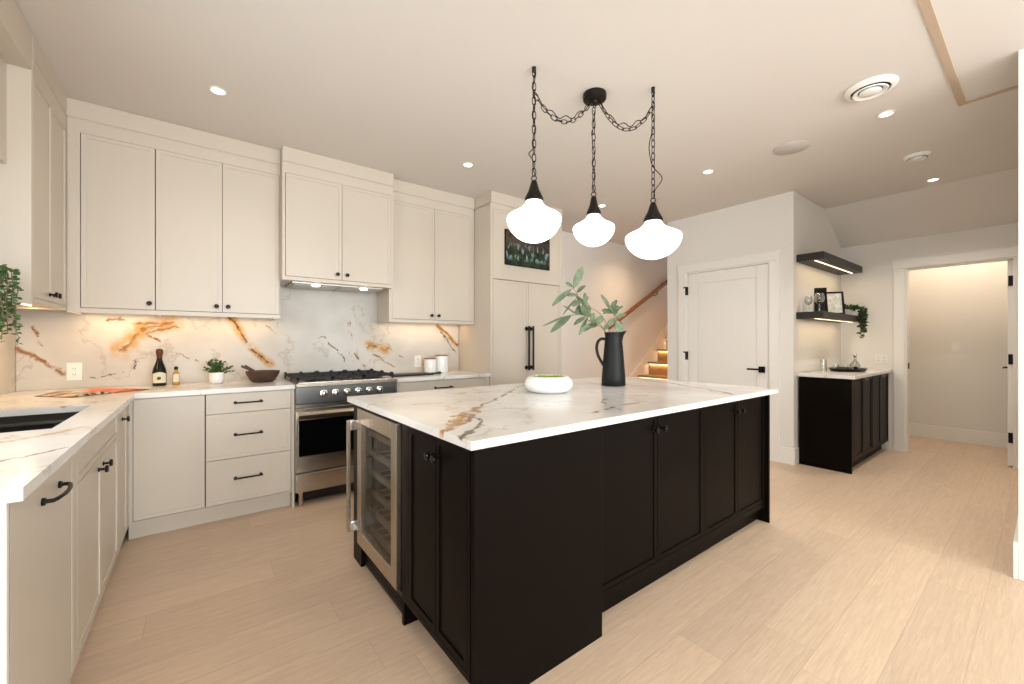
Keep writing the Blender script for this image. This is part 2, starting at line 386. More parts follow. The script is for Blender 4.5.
def cabinet(name, label, F, u0, u1, z0, z1, depth, fronts, lift=0, m='cream', mi='creamgap', margins=(.02, .02, .03, .03), toe=0, toe_in=.06, crown=0, group=None, cat='cabinet', open_top=False):
    """fronts: list of (u0,u1,z0,z1,kind,hardware)"""
    c = F.p((u0+u1)/2, -depth/2, 0 if toe else z0)
    t = thing(name, label, cat, c, group)
    bm = BM()
    if open_top:
        F.box(bm, u0, u0+.018, -depth, -.021, z0, z1); F.box(bm, u1-.018, u1, -depth, -.021, z0, z1)
        F.box(bm, u0+.018, u1-.018, -.04, -.021, z0, z1); F.box(bm, u0+.018, u1-.018, -depth, -.04, z0, z0+.018); F.box(bm, u0+.018, u1-.018, -depth, -depth+.01, z0+.018, z1)
    else:
        F.box(bm, u0, u1, -depth, -.021, z0+lift, z1)
        if lift: F.box(bm, u0, u0+.016, -depth, -.021, z0, z0+lift); F.box(bm, u1-.016, u1, -depth, -.021, z0, z0+lift)
    obj('body', bm, m, t)
    l, r, b, tp = margins
    bm = BM()
    if l: F.box(bm, u0, u0+l, -.022, 0, z0, z1)
    if r: F.box(bm, u1-r, u1, -.022, 0, z0, z1)
    if b: F.box(bm, u0+l, u1-r, -.022, 0, z0, z0+b)
    if tp: F.box(bm, u0+l, u1-r, -.022, 0, z1-tp, z1)
    if len(bm.verts): obj('face_frame', bm, m, t)
    else: bm.free()
    bm = BM(); F.box(bm, u0+l*.9, u1-r*.9, -.0225, -.0205, z0+b*.9, z1-tp*.9); obj('gap_shade_sheet', bm, mi, t)  # darker sheet behind the fronts, painting the shade of the door gaps
    if toe:
        bm = BM(); F.box(bm, u0, u1, -depth, -toe_in, 0, z0); obj('toe_kick', bm, m, t)
    for f in fronts:
        d = door_panel(F, t, f[0], f[1], f[2], f[3], m, name=f[4], fr=.012 if f[4] == 'plain_panel' else .024, rec=.001 if f[4] == 'plain_panel' else .005)
        for h in f[5]:
            if h[0] == 'k': knob(F, d, h[1], h[2])
            elif h[0] == 'b': bar_handle(F, d, h[1], h[2], h[3])
            elif h[0] == 'a': bar_handle(F, d, h[1], h[2], h[3], r=.0055, arch=.008, out=.026)
            elif h[0] == 'v': bar_handle(F, d, h[1], h[2], h[3], vert=True, r=.0115, out=.045)
            elif h[0] == 't':
                bm = BM(); F.box(bm, h[1], h[2], 0, .022, h[3]-.004, h[3]); F.box(bm, h[1], h[2], .018, .022, h[3]-.016, h[3]); obj('handle', bm, 'black', d, bevel=.001)
    return t

# ================================================================= STRUCTURE
ZC = 2.743
struct('floor', box(BM(), -1.1, 7.6, -4.1, 4.2, -.05, 0), 'floor', 'light oak plank floor running through the kitchen and hall', 'floor')
bm = BM()
box(bm, -1.1, 7.6, .355, 4.2, ZC, ZC+.12); box(bm, 3.87, 7.6, -4.1, .355, ZC, ZC+.12)
box(bm, -1.1, 3.87, -4.1, .355, ZC, ZC+.12)
struct('ceiling', bm, 'ceil', 'off-white painted ceiling of the kitchen and hall', 'ceiling')
struct('wall_back', box(BM(), -1.1, 7.6, 4.04, 4.2, 0, ZC), 'wall', 'off-white wall behind the range, the tall cupboard and the stairs', 'wall')
bm = BM(); box(bm, -.93, 3.872, .322, .356, ZC-.006, ZC+.001); box(bm, 3.838, 3.872, .101, .322, ZC-.006, ZC+.001)  # flat tan band; shade of a ceiling step put into its colour
struct('ceiling_shade_band', bm, 'tanshade', 'narrow tan band painted as the shade of a ceiling step, turning a corner at the upper right', 'painted shade band')
# left wall with sink window and living area window
bm = BM()
wy0, wy1, wz0, wz1 = 1.2, 2.4, 1.06, 2.02
vy0, vy1, vz0, vz1 = -2.6, -.8, .5, 2.4
box(bm, -1.1, -.94, wy1, 4.04, 0, ZC); box(bm, -1.1, -.94, wy0, wy1, 0, wz0); box(bm, -1.1, -.94, wy0, wy1, wz1, ZC)
box(bm, -1.1, -.94, vy1, wy0, 0, ZC+.05); box(bm, -1.1, -.94, vy0, vy1, 0, vz0); box(bm, -1.1, -.94, vy0, vy1, vz1, ZC+.05); box(bm, -1.1, -.94, -4.1, vy0, 0, ZC+.05)
struct('wall_left', bm, 'wall', 'off-white wall on the left behind the sink counter', 'wall')
bm = BM()
sw = [(-.8, 1.2), (1.65, 3.25)]
box(bm, -.94, -.8, -3.96, -3.8, 0, ZC+.05); box(bm, 1.2, 1.65, -3.96, -3.8, 0, ZC+.05); box(bm, 3.25, 3.39, -3.96, -3.8, 0, ZC+.05)
for a, b in sw: box(bm, a, b, -3.96, -3.8, 0, .3); box(bm, a, b, -3.96, -3.8, 2.4, ZC+.05)
struct('wall_south', bm, 'wall', 'off-white wall of the living area behind the camera', 'wall')
struct('wall_right', box(BM(), 3.39, 6.28, -3.96, .10, 0, ZC), 'wall', 'white wall end at the right edge of the picture', 'wall')
def window(name, ax, a0, a1, z0, z1, pos, label, mull=1):
    bm = BM(); w_ = .05
    def bx(u0, u1, n0, n1, zz0, zz1, b_=None):
        if ax == 'x': box(b_, u0, u1, n0, n1, zz0, zz1)
        else: box(b_, n0, n1, u0, u1, zz0, zz1)
    bx(a0, a0+w_, pos-.03, pos+.03, z0, z1, bm); bx(a1-w_, a1, pos-.03, pos+.03, z0, z1, bm)
    bx(a0+w_, a1-w_, pos-.03, pos+.03, z0, z0+w_, bm); bx(a0+w_, a1-w_, pos-.03, pos+.03, z1-w_, z1, bm)
    for k in range(mull):
        c = a0+(a1-a0)*(k+1)/(mull+1); bx(c-.02, c+.02, pos-.025, pos+.025, z0+w_, z1-w_, bm)
    r = struct(name, bm, 'trim', label, 'window')
    bm = BM(); bx(a0+w_, a1-w_, pos-.004, pos+.004, z0+w_, z1-w_, bm); obj('glass_pane', bm, 'pane', r)
window('window_1', 'y', wy0, wy1, wz0, wz1, -1.0, 'white framed window over the sink on the left wall')
window('window_2', 'x', -.8, 1.2, .3, 2.4, -3.88, 'tall white framed window of the living area, left one')
window('window_3', 'x', 1.65, 3.25, .3, 2.4, -3.88, 'tall white framed window of the living area, right one')
window('window_4', 'y', vy0, vy1, vz0, vz1, -1.02, 'white framed side window of the living area')

# pantry block and east walls
PX = 4.74
bm = BM()
box(bm, PX, PX+.12, 2.705, 2.95, 0, ZC); box(bm, PX, PX+.12, 1.56, 1.767, 0, ZC); box(bm, PX, PX+.12, 1.767, 2.705, 2.075, ZC)
box(bm, PX+.12, 6.28, 1.56, 1.68, 0, ZC); box(bm, PX+.12, 7.6, 2.83, 2.95, 0, ZC)
struct('wall_pantry', bm, 'wall', 'off-white walls around the pantry with the closed white door', 'wall')
EX = 6.28
bm = BM()
box(bm, EX, EX+.12, .984, 2.83, 0, ZC); box(bm, EX, EX+.12, .10, .203, 0, ZC); box(bm, EX, EX+.12, .203, .984, 2.052, ZC)
struct('wall_east', bm, 'wall', 'off-white wall with the open doorway into the hall', 'wall')
struct('wall_hall', box(box(box(BM(), 7.45, 7.6, -.3, 1.3, 0, ZC), EX+.12, 7.45, 1.13, 1.3, 0, ZC), EX+.12, 7.45, -.05, .10, 0, ZC), 'wall', 'beige hall walls seen through the open doorway', 'wall')
# sloping soffit over the wet bar side
bm = BM(); prism(bm, [(5.67, ZC), (EX, ZC), (EX, 2.38)], 'y', .10, 1.56)
struct('trim_1', bm, 'ceil', 'sloping ceiling section above the dark shelves and the doorway', 'sloping soffit')

# baseboards
def bb(name, parts, label):
    bm = BM()
    for p in parts: box(bm, *p)
    struct(name, bm, 'trim', label, 'baseboard', bevel=.003)
bb('baseboard_pantry', [(PX-.015, PX, 2.805, 2.965, 0, .165), (PX-.015, PX, 1.545, 1.68, 0, .165), (PX, 4.86, 1.545, 1.56, 0, .165)], 'white baseboard of the pantry wall beside the white door')
bb('baseboard_hall', [(7.435, 7.45, .10, 1.13, 0, .165), (EX+.13, 7.435, 1.115, 1.13, 0, .165)], 'white baseboard along the hall wall beyond the doorway')
bb('baseboard_right', [(3.372, 3.39, -3.7, .10, 0, .19), (3.372, EX-.02, .10, .118, 0, .19)], 'white baseboard of the wall end at the right edge')

# door casings
def casing(name, X, y0, y1, zt, label, w_=.095, n=.018, lowz=0):
    bm = BM()
    box(bm, X-n, X, y0-w_, y0, lowz, zt); box(bm, X-n, X, y1, y1+w_, lowz, zt); box(bm, X-n-.004, X, y0-w_-.006, y1+w_+.006, zt, zt+w_)
    box(bm, X-n-.012, X, y0-w_-.012, y1+w_+.012, zt+w_, zt+w_+.014)
    # jamb
    box(bm, X, X+.12, y0-.001, y0+.015, 0, zt); box(bm, X, X+.12, y1-.015, y1+.001, 0, zt); box(bm, X, X+.12, y0+.015, y1-.015, zt-.015, zt+.001)
    struct(name, bm, 'trim', label, 'door casing', bevel=.002)
casing('trim_2', PX, 1.775, 2.697, 2.07, 'white casing around the closed pantry door')
casing('trim_3', EX, .203, .984, 2.052, 'white casing around the open hall doorway')

# closed pantry door
dr = thing('door_1', 'closed white panelled pantry door with black lever and hinges', 'door', (PX+.04, 2.236, 0)); dr['kind'] = 'structure'
F = Face('x-', PX+.012)
bm = BM(); u0, u1, z0, z1 = 1.793, 2.679, .01, 2.052
fr = .115
F.box(bm, u0, u1, -.04, -.012, z0, z1)
F.box(bm, u0, u0+fr, -.013, 0, z0, z1); F.box(bm, u1-fr, u1, -.013, 0, z0, z1); F.box(bm, u0+fr, u1-fr, -.013, 0, z1-fr-.01, z1); F.box(bm, u0+fr, u1-fr, -.013, 0, z0, z0+.2)
F.box(bm, u0+fr+.012, u1-fr-.012, -.013, -.004, z0+.212, z1-fr-.022)
obj('door_leaf', bm, 'trim', dr, bevel=.003)
for z in (.28, 1.065, 1.85):
    bm = BM(); F.box(bm, 2.681, 2.691, -.004, .014, z-.05, z+.05); F.box(bm, 2.691, 2.712, .026, .031, z+.036, z+.052) if False else None
    F.box(bm, 2.69, 2.725, .028, .034, z+.034, z+.05); F.box(bm, 2.684, 2.70, .004, .034, z-.05, z+.05); obj('hinge', bm, 'black', dr, bevel=.002)
bm = BM(); F.box(bm, 1.822, 1.885, 0, .012, .905, .97); tube(bm, [F.p(1.853, .01, .94), F.p(1.853, .05, .94)], .010, 10); F.box(bm, 1.845, 1.985, .042, .054, .931, .949)
obj('lever_handle', bm, 'black', dr, bevel=.002)

# open hall door
dr = thing('door_2', 'open white hall door swung back, seen edge-on, black hinges', 'door', (EX+.06, .24, 0)); dr['kind'] = 'structure'
bm = BM(); box(bm, EX+.06, EX+.80, .219, .255, .012, 2.035); obj('door_leaf', bm, 'trim', dr, bevel=.002)
for z in (.29, 1.06, 1.83):
    bm = BM(); box(bm, EX+.048, EX+.061, .223, .250, z-.05, z+.05); tube(bm, [(EX+.05, .226, z-.05), (EX+.05, .226, z+.05)], .007, 10); obj('hinge', bm, 'black', dr, bevel=.002)
bm = BM(); box(bm, EX+.70, EX+.765, .255, .265, .92, .985); tube(bm, [(EX+.735, .262, .952), (EX+.735, .307, .952)], .01, 10); box(bm, EX+.61, EX+.74, .299, .311, .944, .96)
obj('lever_handle', bm, 'black', dr, bevel=.002)
# strike plate on left jamb
tag(obj('strike_plate', box(BM(), EX+.055, EX+.105, .963, .969, .93, .995), 'black'), 'small black strike plate on the left jamb of the hall doorway', 'strike plate')

# ================================================================= staircase
st = thing('staircase', 'oak stairs with warm glowing step lights behind the pantry wall', 'staircase', (6.2, 3.5, 0))
run, rise, sx0, sz0 = .255, .205, 5.60, .70
for k in range(-3, 7):
    x = sx0+run*k; z = sz0+rise*k
    if x+run > 7.58: break
    bm = BM(); box(bm, x, x+run+.03, 2.98, 4.005, z-.03, z); obj('tread', bm, 'oak', st, bevel=.004)
    bm = BM(); box(bm, x+.03, x+.045, 2.985, 4.0, max(0, z-rise), z-.03); obj('riser', bm, 'oak', st)
    if -2 < k:
        bm = BM(); box(bm, x+.014, x+.024, 2.99, 3.99, z-.036, z-.031); obj('led_strip', bm, 'led', st)
        area('step_light', (x+.018, 3.5, z-.040), (0, math.radians(-20), 0), .02, .95, 1.1, (1, .68, .34), st)
bm = BM()
px0, pz0 = sx0-3*run, sz0-3*rise
prism(bm, [(px0-.2, 0), (7.55, 0), (7.55, sz0+(7.55-sx0)*rise/run+.16), (px0-.2, max(0, pz0-.05))], 'y', 4.012, 4.039)
obj('skirt_board', bm, 'trim', st)
wl = bpy.data.lights.new('stair_fill_lamp', 'SPOT'); wl.energy = 34; wl.color = (1, .70, .40); wl.spot_size = 2.4; wl.spot_blend = 1; wl.shadow_soft_size = .06  # warm fill lamp added to tint the stair wall
wf = thing('stair_fill_light', 'unseen warm fill light added over the stairs', 'ceiling light', (5.05, 3.5, ZC))
bm = BM(); lathe(bm, [(0, ZC-.006), (.045, ZC-.006), (.047, ZC-.001), (0, ZC-.001)], (5.05, 3.5), 24); obj('lens', bm, 'led', wf)
wo = bpy.data.objects.new('stair_fill_lamp', wl); COL.objects.link(wo); wo.location = (0, 0, -.02); wo.parent = wf
hr = thing('handrail', 'sloping oak handrail on the wall above the stairs', 'handrail', (5.4, 3.96, 1.4))
bm = BM()
a = Vector((4.85, 3.97, 1.444)); b_ = Vector((6.9, 3.97, 1.444+.533*(6.9-4.85)))
prism(bm, [(a.x, a.z-.03), (b_.x, b_.z-.03), (b_.x, b_.z+.035), (a.x, a.z+.035)], 'y', 3.945, 3.99)
obj('rail', bm, 'rail', hr, bevel=.008)
for t in (.12, .6, .95):
    p = a.lerp(b_, t); bm = BM(); tube(bm, [(p.x, 3.968, p.z-.02), (p.x, 3.968, p.z-.07), (p.x, 4.0, p.z-.09), (p.x, 4.04, p.z-.09)], .007, 8); obj('bracket', bm, 'black', hr, smooth=True)

# ================================================================= KITCHEN: back wall run
YB = 3.415   # base fronts
YU = 3.70    # upper fronts
FB = Face('y-', YB); FU = Face('y-', YU)
cabinet('base_cabinet', 'cream base cabinet with one wide plain panel in the left corner', FB, -.338, .044, .118, .884, .52,
        [(-.312, .042, .128, .878, 'door', [])], margins=(.025, .0, .008, .006), toe=1, toe_in=.07)
cabinet('drawer_cabinet', 'cream base cabinet with three drawers left of the range', FB, .044, .559, .118, .884, .52,
        [(.046, .553, .742, .878, 'drawer', [('b', .20, .372, .812)]), (.046, .553, .430, .742, 'drawer', [('b', .20, .372, .592)]), (.046, .553, .128, .430, 'drawer', [('b', .20, .372, .292)])],
        margins=(0, .005, .008, .006), toe=1, toe_in=.07)
tag(obj('side_panel', box(BM(), .560, .575, YB, 4.015, 0, .884), 'cream'), 'thin cream end panel between the three-drawer cabinet and the range', 'end panel')
cabinet('base_cabinet', 'cream base cabinet with a top drawer between the range and the tall cupboard', FB, 1.362, 2.325, .118, .884, .52,
        [(1.382, 2.28, .742, .878, 'drawer', [('b', 1.72, 1.90, .812)]), (1.382, 1.83, .128, .742, 'door', [('k', 1.795, .69)]), (1.83, 2.28, .128, .742, 'door', [('k', 1.865, .69)])],
        margins=(.02, .045, .008, .006), toe=1, toe_in=.07)

# left run
XL = -.330
FL = Face('x+', XL)
tag(obj('side_panel', box(BM(), -.935, XL, 1.382, 1.401, 0, .884), 'trim', bevel=.002), 'pale finished end panel of the sink run nearest the camera', 'end panel')
cabinet('dishwasher', 'cream panel-fronted dishwasher with a black arched handle at the counter end', FL, 1.402, 1.997, .115, .884, .58,
        [(1.404, 1.990, .122, .878, 'plain_panel', [('a', 1.645, 1.815, .80)])], margins=(0, .006, .005, .005), toe=1, toe_in=.06, cat='dishwasher')
cabinet('sink_cabinet', 'cream sink base cabinet with two doors under a false front', FL, 1.998, 2.980, .115, .884, .58,
        [(2.055, 2.965, .735, .875, 'false_front', []), (2.055, 2.50, .125, .735, 'door', [('k', 2.445, .69)]), (2.50, 2.965, .125, .735, 'door', [('k', 2.555, .69)])],
        margins=(.055, .014, .008, .006), toe=1, toe_in=.06, open_top=True)
cabinet('base_cabinet', 'narrow cream cabinet with one black knob beside the inside corner', FL, 2.981, 3.40, .115, .884, .58,
        [(2.985, 3.32, .125, .875, 'door', [('k', 3.14, .80)])], margins=(.004, .078, .008, .006), toe=1, toe_in=.06)

# worktops
G = []  # backsplash / left counter veins built below
def V2(seq, wd, tone, zc=None, y=None):
    out = []
    for a, b in zip(seq, seq[1:]):
        if zc is not None: out.append((a[0], a[1], zc, b[0], b[1], zc, wd, tone))
        else: out.append((a[0], y, a[1], b[0], y, b[1], wd, tone))
    return out
def chainseg(seq, wd, tone, y=None, z=None):
    out = []
    for a, b in zip(seq, seq[1:]):
        if y is not None: out.append((a[0], y, a[1], b[0], y, b[1], wd, tone))
        else: out.append((a[0], a[1], z, b[0], b[1], z, wd, tone))
    return out
vr = random.Random(11)
def spray(pts, tone, n=3, jit=.03, wd=.005, y=None, z=None, haze=0):
    out = []
    for k in range(n):
        q = [(p[0]+vr.uniform(-jit, jit), p[1]+vr.uniform(-jit, jit)*.8) for p in pts] if k else list(pts)
        if k and len(q) > 2 and vr.random() < .6: q = q[1:] if vr.random() < .5 else q[:-1]
        out += chainseg(q, wd*(1.5 if k == 0 else vr.uniform(.55, 1)), tone if k == 0 else 0, y, z)
    if haze: out += chainseg(pts, haze, 2, y, z)
    return out
BS = []
Y_ = 4.02
BS += spray([(-.144, 1.377), (-.330, 1.314), (-.426, 1.169)], 0, 4, .05, .007, Y_, haze=.05)
BS += spray([(-.50, 1.395), (-.36, 1.36), (-.190, 1.376)], 0, 3, .05, .006, Y_)
BS += spray([(-.330, 1.314), (-.219, 1.226)], 0, 1, 0, .005, Y_)
BS += spray([(-.96, 1.205), (-.819, 1.122), (-.706, 1.018)], 0, 2, .02, .008, Y_)
BS += spray([(-.845, 1.32), (-.805, 1.21)], 0, 1, 0, .004, Y_)
BS += spray([(-.621, .980), (-.487, 1.008), (-.357, 1.023), (-.368, 1.096)], 1, 1, 0, .0035, Y_)
BS += spray([(.205, 1.429), (.343, 1.211), (.495, 1.038)], 1, 4, .022, .006, Y_, haze=.03)
BS += spray([(.434, 1.411), (.540, 1.276)], 0, 2, .02, .004, Y_)
BS += spray([(.804, 1.226), (.913, 1.280), (1.106, 1.056)], 1, 1, .02, .0035, Y_)
BS += spray([(1.151, 1.415), (1.187, 1.149), (1.281, .973)], 0, 3, .05, .004, Y_)
BS += spray([(1.339, 1.196), (1.43, 1.17), (1.500, 1.150)], 0, 3, .05, .006, Y_, haze=.04)
BS += spray([(1.359, 1.118), (1.489, 1.036), (1.645, .960)], 0, 2, .03, .004, Y_)
BS += spray([(1.50, 1.17), (1.72, 1.05)], 0, 1, .0, .003, Y_)
BS += spray([(2.062, 1.409), (2.20, 1.29), (2.309, 1.191)], 0, 3, .02, .008, Y_, haze=.02)
BS += spray([(2.098, 1.333), (2.221, 1.191), (2.309, 1.101)], 1, 1, 0, .006, Y_)
BS += spray([(-.15, 1.15), (.02, 1.08)], 1, 1, 0, .003, Y_)
BS += [(-.92, 3.3, .95, -.92, 3.85, 1.38, .009, 0)]
M['marble_wall'] = marble('veined_stone_backsplash', BS, .45, .2, (198, 192, 184), (216, 211, 204), seed=.7)
IS = spray([(.701, 1.309), (.912, 1.524), (1.073, 1.672)], 0, 4, .035, .009, z=.915, haze=.022)
IS += spray([(1.02, 1.62), (1.297, 1.848), (1.711, 2.202), (2.007, 2.399)], 1, 2, .012, .0055, z=.915)
IS += spray([(.694, 1.179), (.842, 1.311), (.925, 1.426), (.90, 1.50)], 1, 2, .012, .0065, z=.915)
IS += spray([(.76, 1.35), (.912, 1.47), (1.0, 1.60)], 0, 2, .02, .006, z=.915)
IS += spray([(.873, 1.945), (1.025, 1.914)], 0, 2, .02, .005, z=.915)
IS += spray([(1.25, 2.2), (1.5, 2.12), (1.6, 1.98)], 0, 2, .03, .004, z=.915)
IS += spray([(1.409, 1.238), (1.647, 1.311), (1.832, 1.297)], 0, 3, .05, .005, z=.915)
IS += spray([(1.55, 1.22), (1.66, 1.40), (1.85, 1.52)], 0, 2, .04, .004, z=.915)
IS += spray([(3.036, 2.250), (2.843, 1.666), (2.564, 1.149)], 0, 3, .02, .007, z=.915)
IS += spray([(2.2, 2.35), (2.5, 2.0), (2.6, 1.7)], 0, 2, .04, .004, z=.915)
M['marble_island'] = marble('veined_stone_island', IS, seed=3.1)
LS = chainseg([(-.75, 1.35), (-.412, 1.682), (-.313, 1.787)], .007, 0, z=.915)
LS += chainseg([(-.62, 1.86), (-.495, 2.0), (-.328, 2.160)], .014, 2, z=.915)
LS += chainseg([(-.62, 2.80), (-.456, 3.004), (-.363, 3.168)], .007, 0, z=.915)
LS += chainseg([(-.30, 3.55), (.2, 3.85)], .010, 0, z=.915)
M['marble_top'] = marble('veined_stone_worktop', LS, seed=5.3)

SK = (-.83, -.420, 2.21, 2.93)   # sink cut-out
bm = BM(); zt0, zt1 = .885, .915
box(bm, -.94, -.30, 1.355, SK[2], zt0, zt1); box(bm, -.94, SK[0], SK[2], SK[3], zt0, zt1); box(bm, SK[1], -.30, SK[2], SK[3], zt0, zt1)
box(bm, -.94, -.30, SK[3], 4.018, zt0, zt1); box(bm, -.30, .575, 3.39, 4.018, zt0, zt1)
tag(obj('worktop', bm, 'marble_top'), 'white veined stone worktop running from the sink round to the range', 'worktop')
tag(obj('worktop', box(BM(), 1.355, 2.325, 3.39, 4.018, zt0, zt1), 'marble_top', bevel=.002), 'short white stone worktop right of the range', 'worktop')
tag(obj('backsplash', box(BM(), -.92, 2.325, 4.022, 4.039, .9155, 1.70), 'marble_wall'), 'white stone backsplash with gold and brown veins behind the range', 'backsplash')
tag(obj('backsplash', box(BM(), -.939, -.922, 2.45, 4.021, .9155, 1.404), 'marble_wall'), 'warm-lit stone backsplash on the left wall under the trailing plant', 'backsplash')
# sink
sk = thing('kitchen_sink', 'dark undermount double ledge sink in the left worktop', 'sink', ((SK[0]+SK[1])/2, (SK[2]+SK[3])/2, .67))
bm = BM(); a, b, c, d = SK; t_ = .012
box(bm, a-t_, b+t_, c-t_, d+t_, .67, .682); box(bm, a-t_, a, c-t_, d+t_, .682, .884); box(bm, b, b+t_, c-t_, d+t_, .682, .884)
box(bm, a, b, c-t_, c, .682, .884); box(bm, a, b, d, d+t_, .682, .884)
obj('basin', bm, 'sinkdark', sk)
for l0, l1 in ((d-.02, d), (c, c+.02)): obj('ledge', box(BM(), a, b, l0, l1, .84, .852), 'steel', sk)
bm = BM(); lathe(bm, [(0, .683), (.045, .683), (.045, .687), (.03, .688), (0, .686)], ((a+b)/2, (c+d)/2), 20); obj('drain', bm, 'steel', sk, smooth=True)

# ---------------- upper cabinets
ZD0, ZD1 = 1.447, 2.546
def crown(F, par, u0, u1, m='cream', ends=(0, 0), z0=2.63, n=.012, depth=.30):
    bm = BM(); F.box(bm, u0-ends[0], u1+ends[1], -depth, n, z0, ZC-.002); F.box(bm, u0-ends[0], u1+ends[1], -depth, .004, z0-.006, z0)
    obj('crown_board', bm, m, par)
def led(par, F, u0, u1, n, z, power, m='led'):
    bm = BM(); F.box(bm, u0+.03, u1-.03, n-.006, n+.006, z-.006, z); obj('led_strip', bm, m, par)
    c = F.p((u0+u1)/2, n, z-.010)
    if F.axis == 'y-': area('undershelf_light', c, (0, 0, 0), u1-u0-.06, .02, power, (1, .66, .32), par)
    else: area('undershelf_light', c, (0, 0, 0), .02, u1-u0-.06, power, (1, .66, .32), par)
c = cabinet('upper_cabinet', 'cream upper cabinet with a single tall door in the left corner', FU, -.639, -.224, 1.415, 2.63, .318, [(-.581, -.226, ZD0, ZD1, 'door', [('k', -.255, 1.49)])], lift=.02, margins=(.056, .0, .03, .084))
crown(FU, c, -.639, -.224); led(c, FU, -.639, -.224, -.22, 1.435, .6)
c = cabinet('upper_cabinet', 'cream upper cabinet with two tall doors left of the range hood', FU, -.224, .522, 1.415, 2.63, .318, [(-.224, .148, ZD0, ZD1, 'door', [('k', .113, 1.49)]), (.148, .516, ZD0, ZD1, 'door', [('k', .183, 1.49)])], lift=.02, margins=(0, .005, .03, .084))
crown(FU, c, -.224, .522); led(c, FU, -.224, .522, -.22, 1.435, .85)
FH = Face('y-', 3.60)
c = cabinet('hood_cabinet', 'cream two-door cabinet over the range with a built-in extractor', FH, .523, 1.405, 1.715, 2.63, .418, [(.545, .964, 1.745, ZD1, 'door', [('k', .925, 1.79)]), (.964, 1.385, 1.745, ZD1, 'door', [('k', 1.003, 1.79)])], margins=(.02, .02, .028, .084))
crown(FH, c, .523, 1.405, n=.014, depth=.10, ends=(.0, .0))
bm = BM(); FH.box(bm, .60, 1.33, -.40, -.06, 1.700, 1.716); FH.box(bm, .62, .945, -.37, -.10, 1.693, 1.701); FH.box(bm, .985, 1.31, -.37, -.10, 1.693, 1.701)
hd = obj('extractor_insert', bm, 'hood', c, bevel=.003)
for u in (.78, 1.17):
    bm = BM(); q = FH.p(u, -.085, 0); lathe(bm, [(0, 1.690), (.026, 1.690), (.03, 1.694), (.03, 1.701), (0, 1.701)], (q[0], q[1]), 20); obj('hood_lamp', bm, 'can', hd, smooth=True)
    d = bpy.data.lights.new('hood_light', 'SPOT'); d.energy = .9; d.color = (.95, .97, 1); d.spot_size = 1.9; d.spot_blend = .6; d.shadow_soft_size = .03
    o = bpy.data.objects.new('hood_light', d); COL.objects.link(o); o.location = Vector((q[0], q[1]+.0, 1.685))-c.location; o.parent = c
c = cabinet('upper_cabinet', 'cream upper cabinet with two tall doors right of the range hood', FU, 1.405, 2.325, 1.415, 2.63, .318, [(1.435, 1.868, ZD0, ZD1, 'door', [('k', 1.83, 1.49)]), (1.868, 2.303, ZD0, ZD1, 'door', [('k', 1.906, 1.49)])], lift=.02, margins=(.03, .022, .03, .084))
crown(FU, c, 1.405, 2.325); led(c, FU, 1.405, 2.325, -.22, 1.435, .85)
FW = Face('x+', -.64)
c = cabinet('upper_cabinet', 'cream upper cabinet with two doors on the left wall beside the hanging plant', FW, 3.036, 3.696, 1.427, 2.63, .298, [(3.05, 3.37, 1.45, ZD1, 'door', [('k', 3.335, 1.49)]), (3.37, 3.675, 1.45, ZD1, 'door', [('k', 3.405, 1.49)])], lift=.02, margins=(.014, .023, .022, .084))
crown(FW, c, 3.036, 3.698, depth=.298, n=.001); led(c, FW, 3.036, 3.68, -.14, 1.447, 2.2)
tag(obj('side_panel', box(BM(), -.938, -.641, 3.018, 3.035, 1.417, 2.63), 'cream'), 'pale side panel of the left wall cupboard behind the hanging plant', 'end panel')
tag(obj('window_valance', box(box(BM(), -.74, -.72, .9, 3.016, 2.075, 2.555), -.938, -.64, .9, 3.016, 2.555, 2.74), 'cream', bevel=.002), 'cream boxed valance over the sink window at the top left', 'valance')

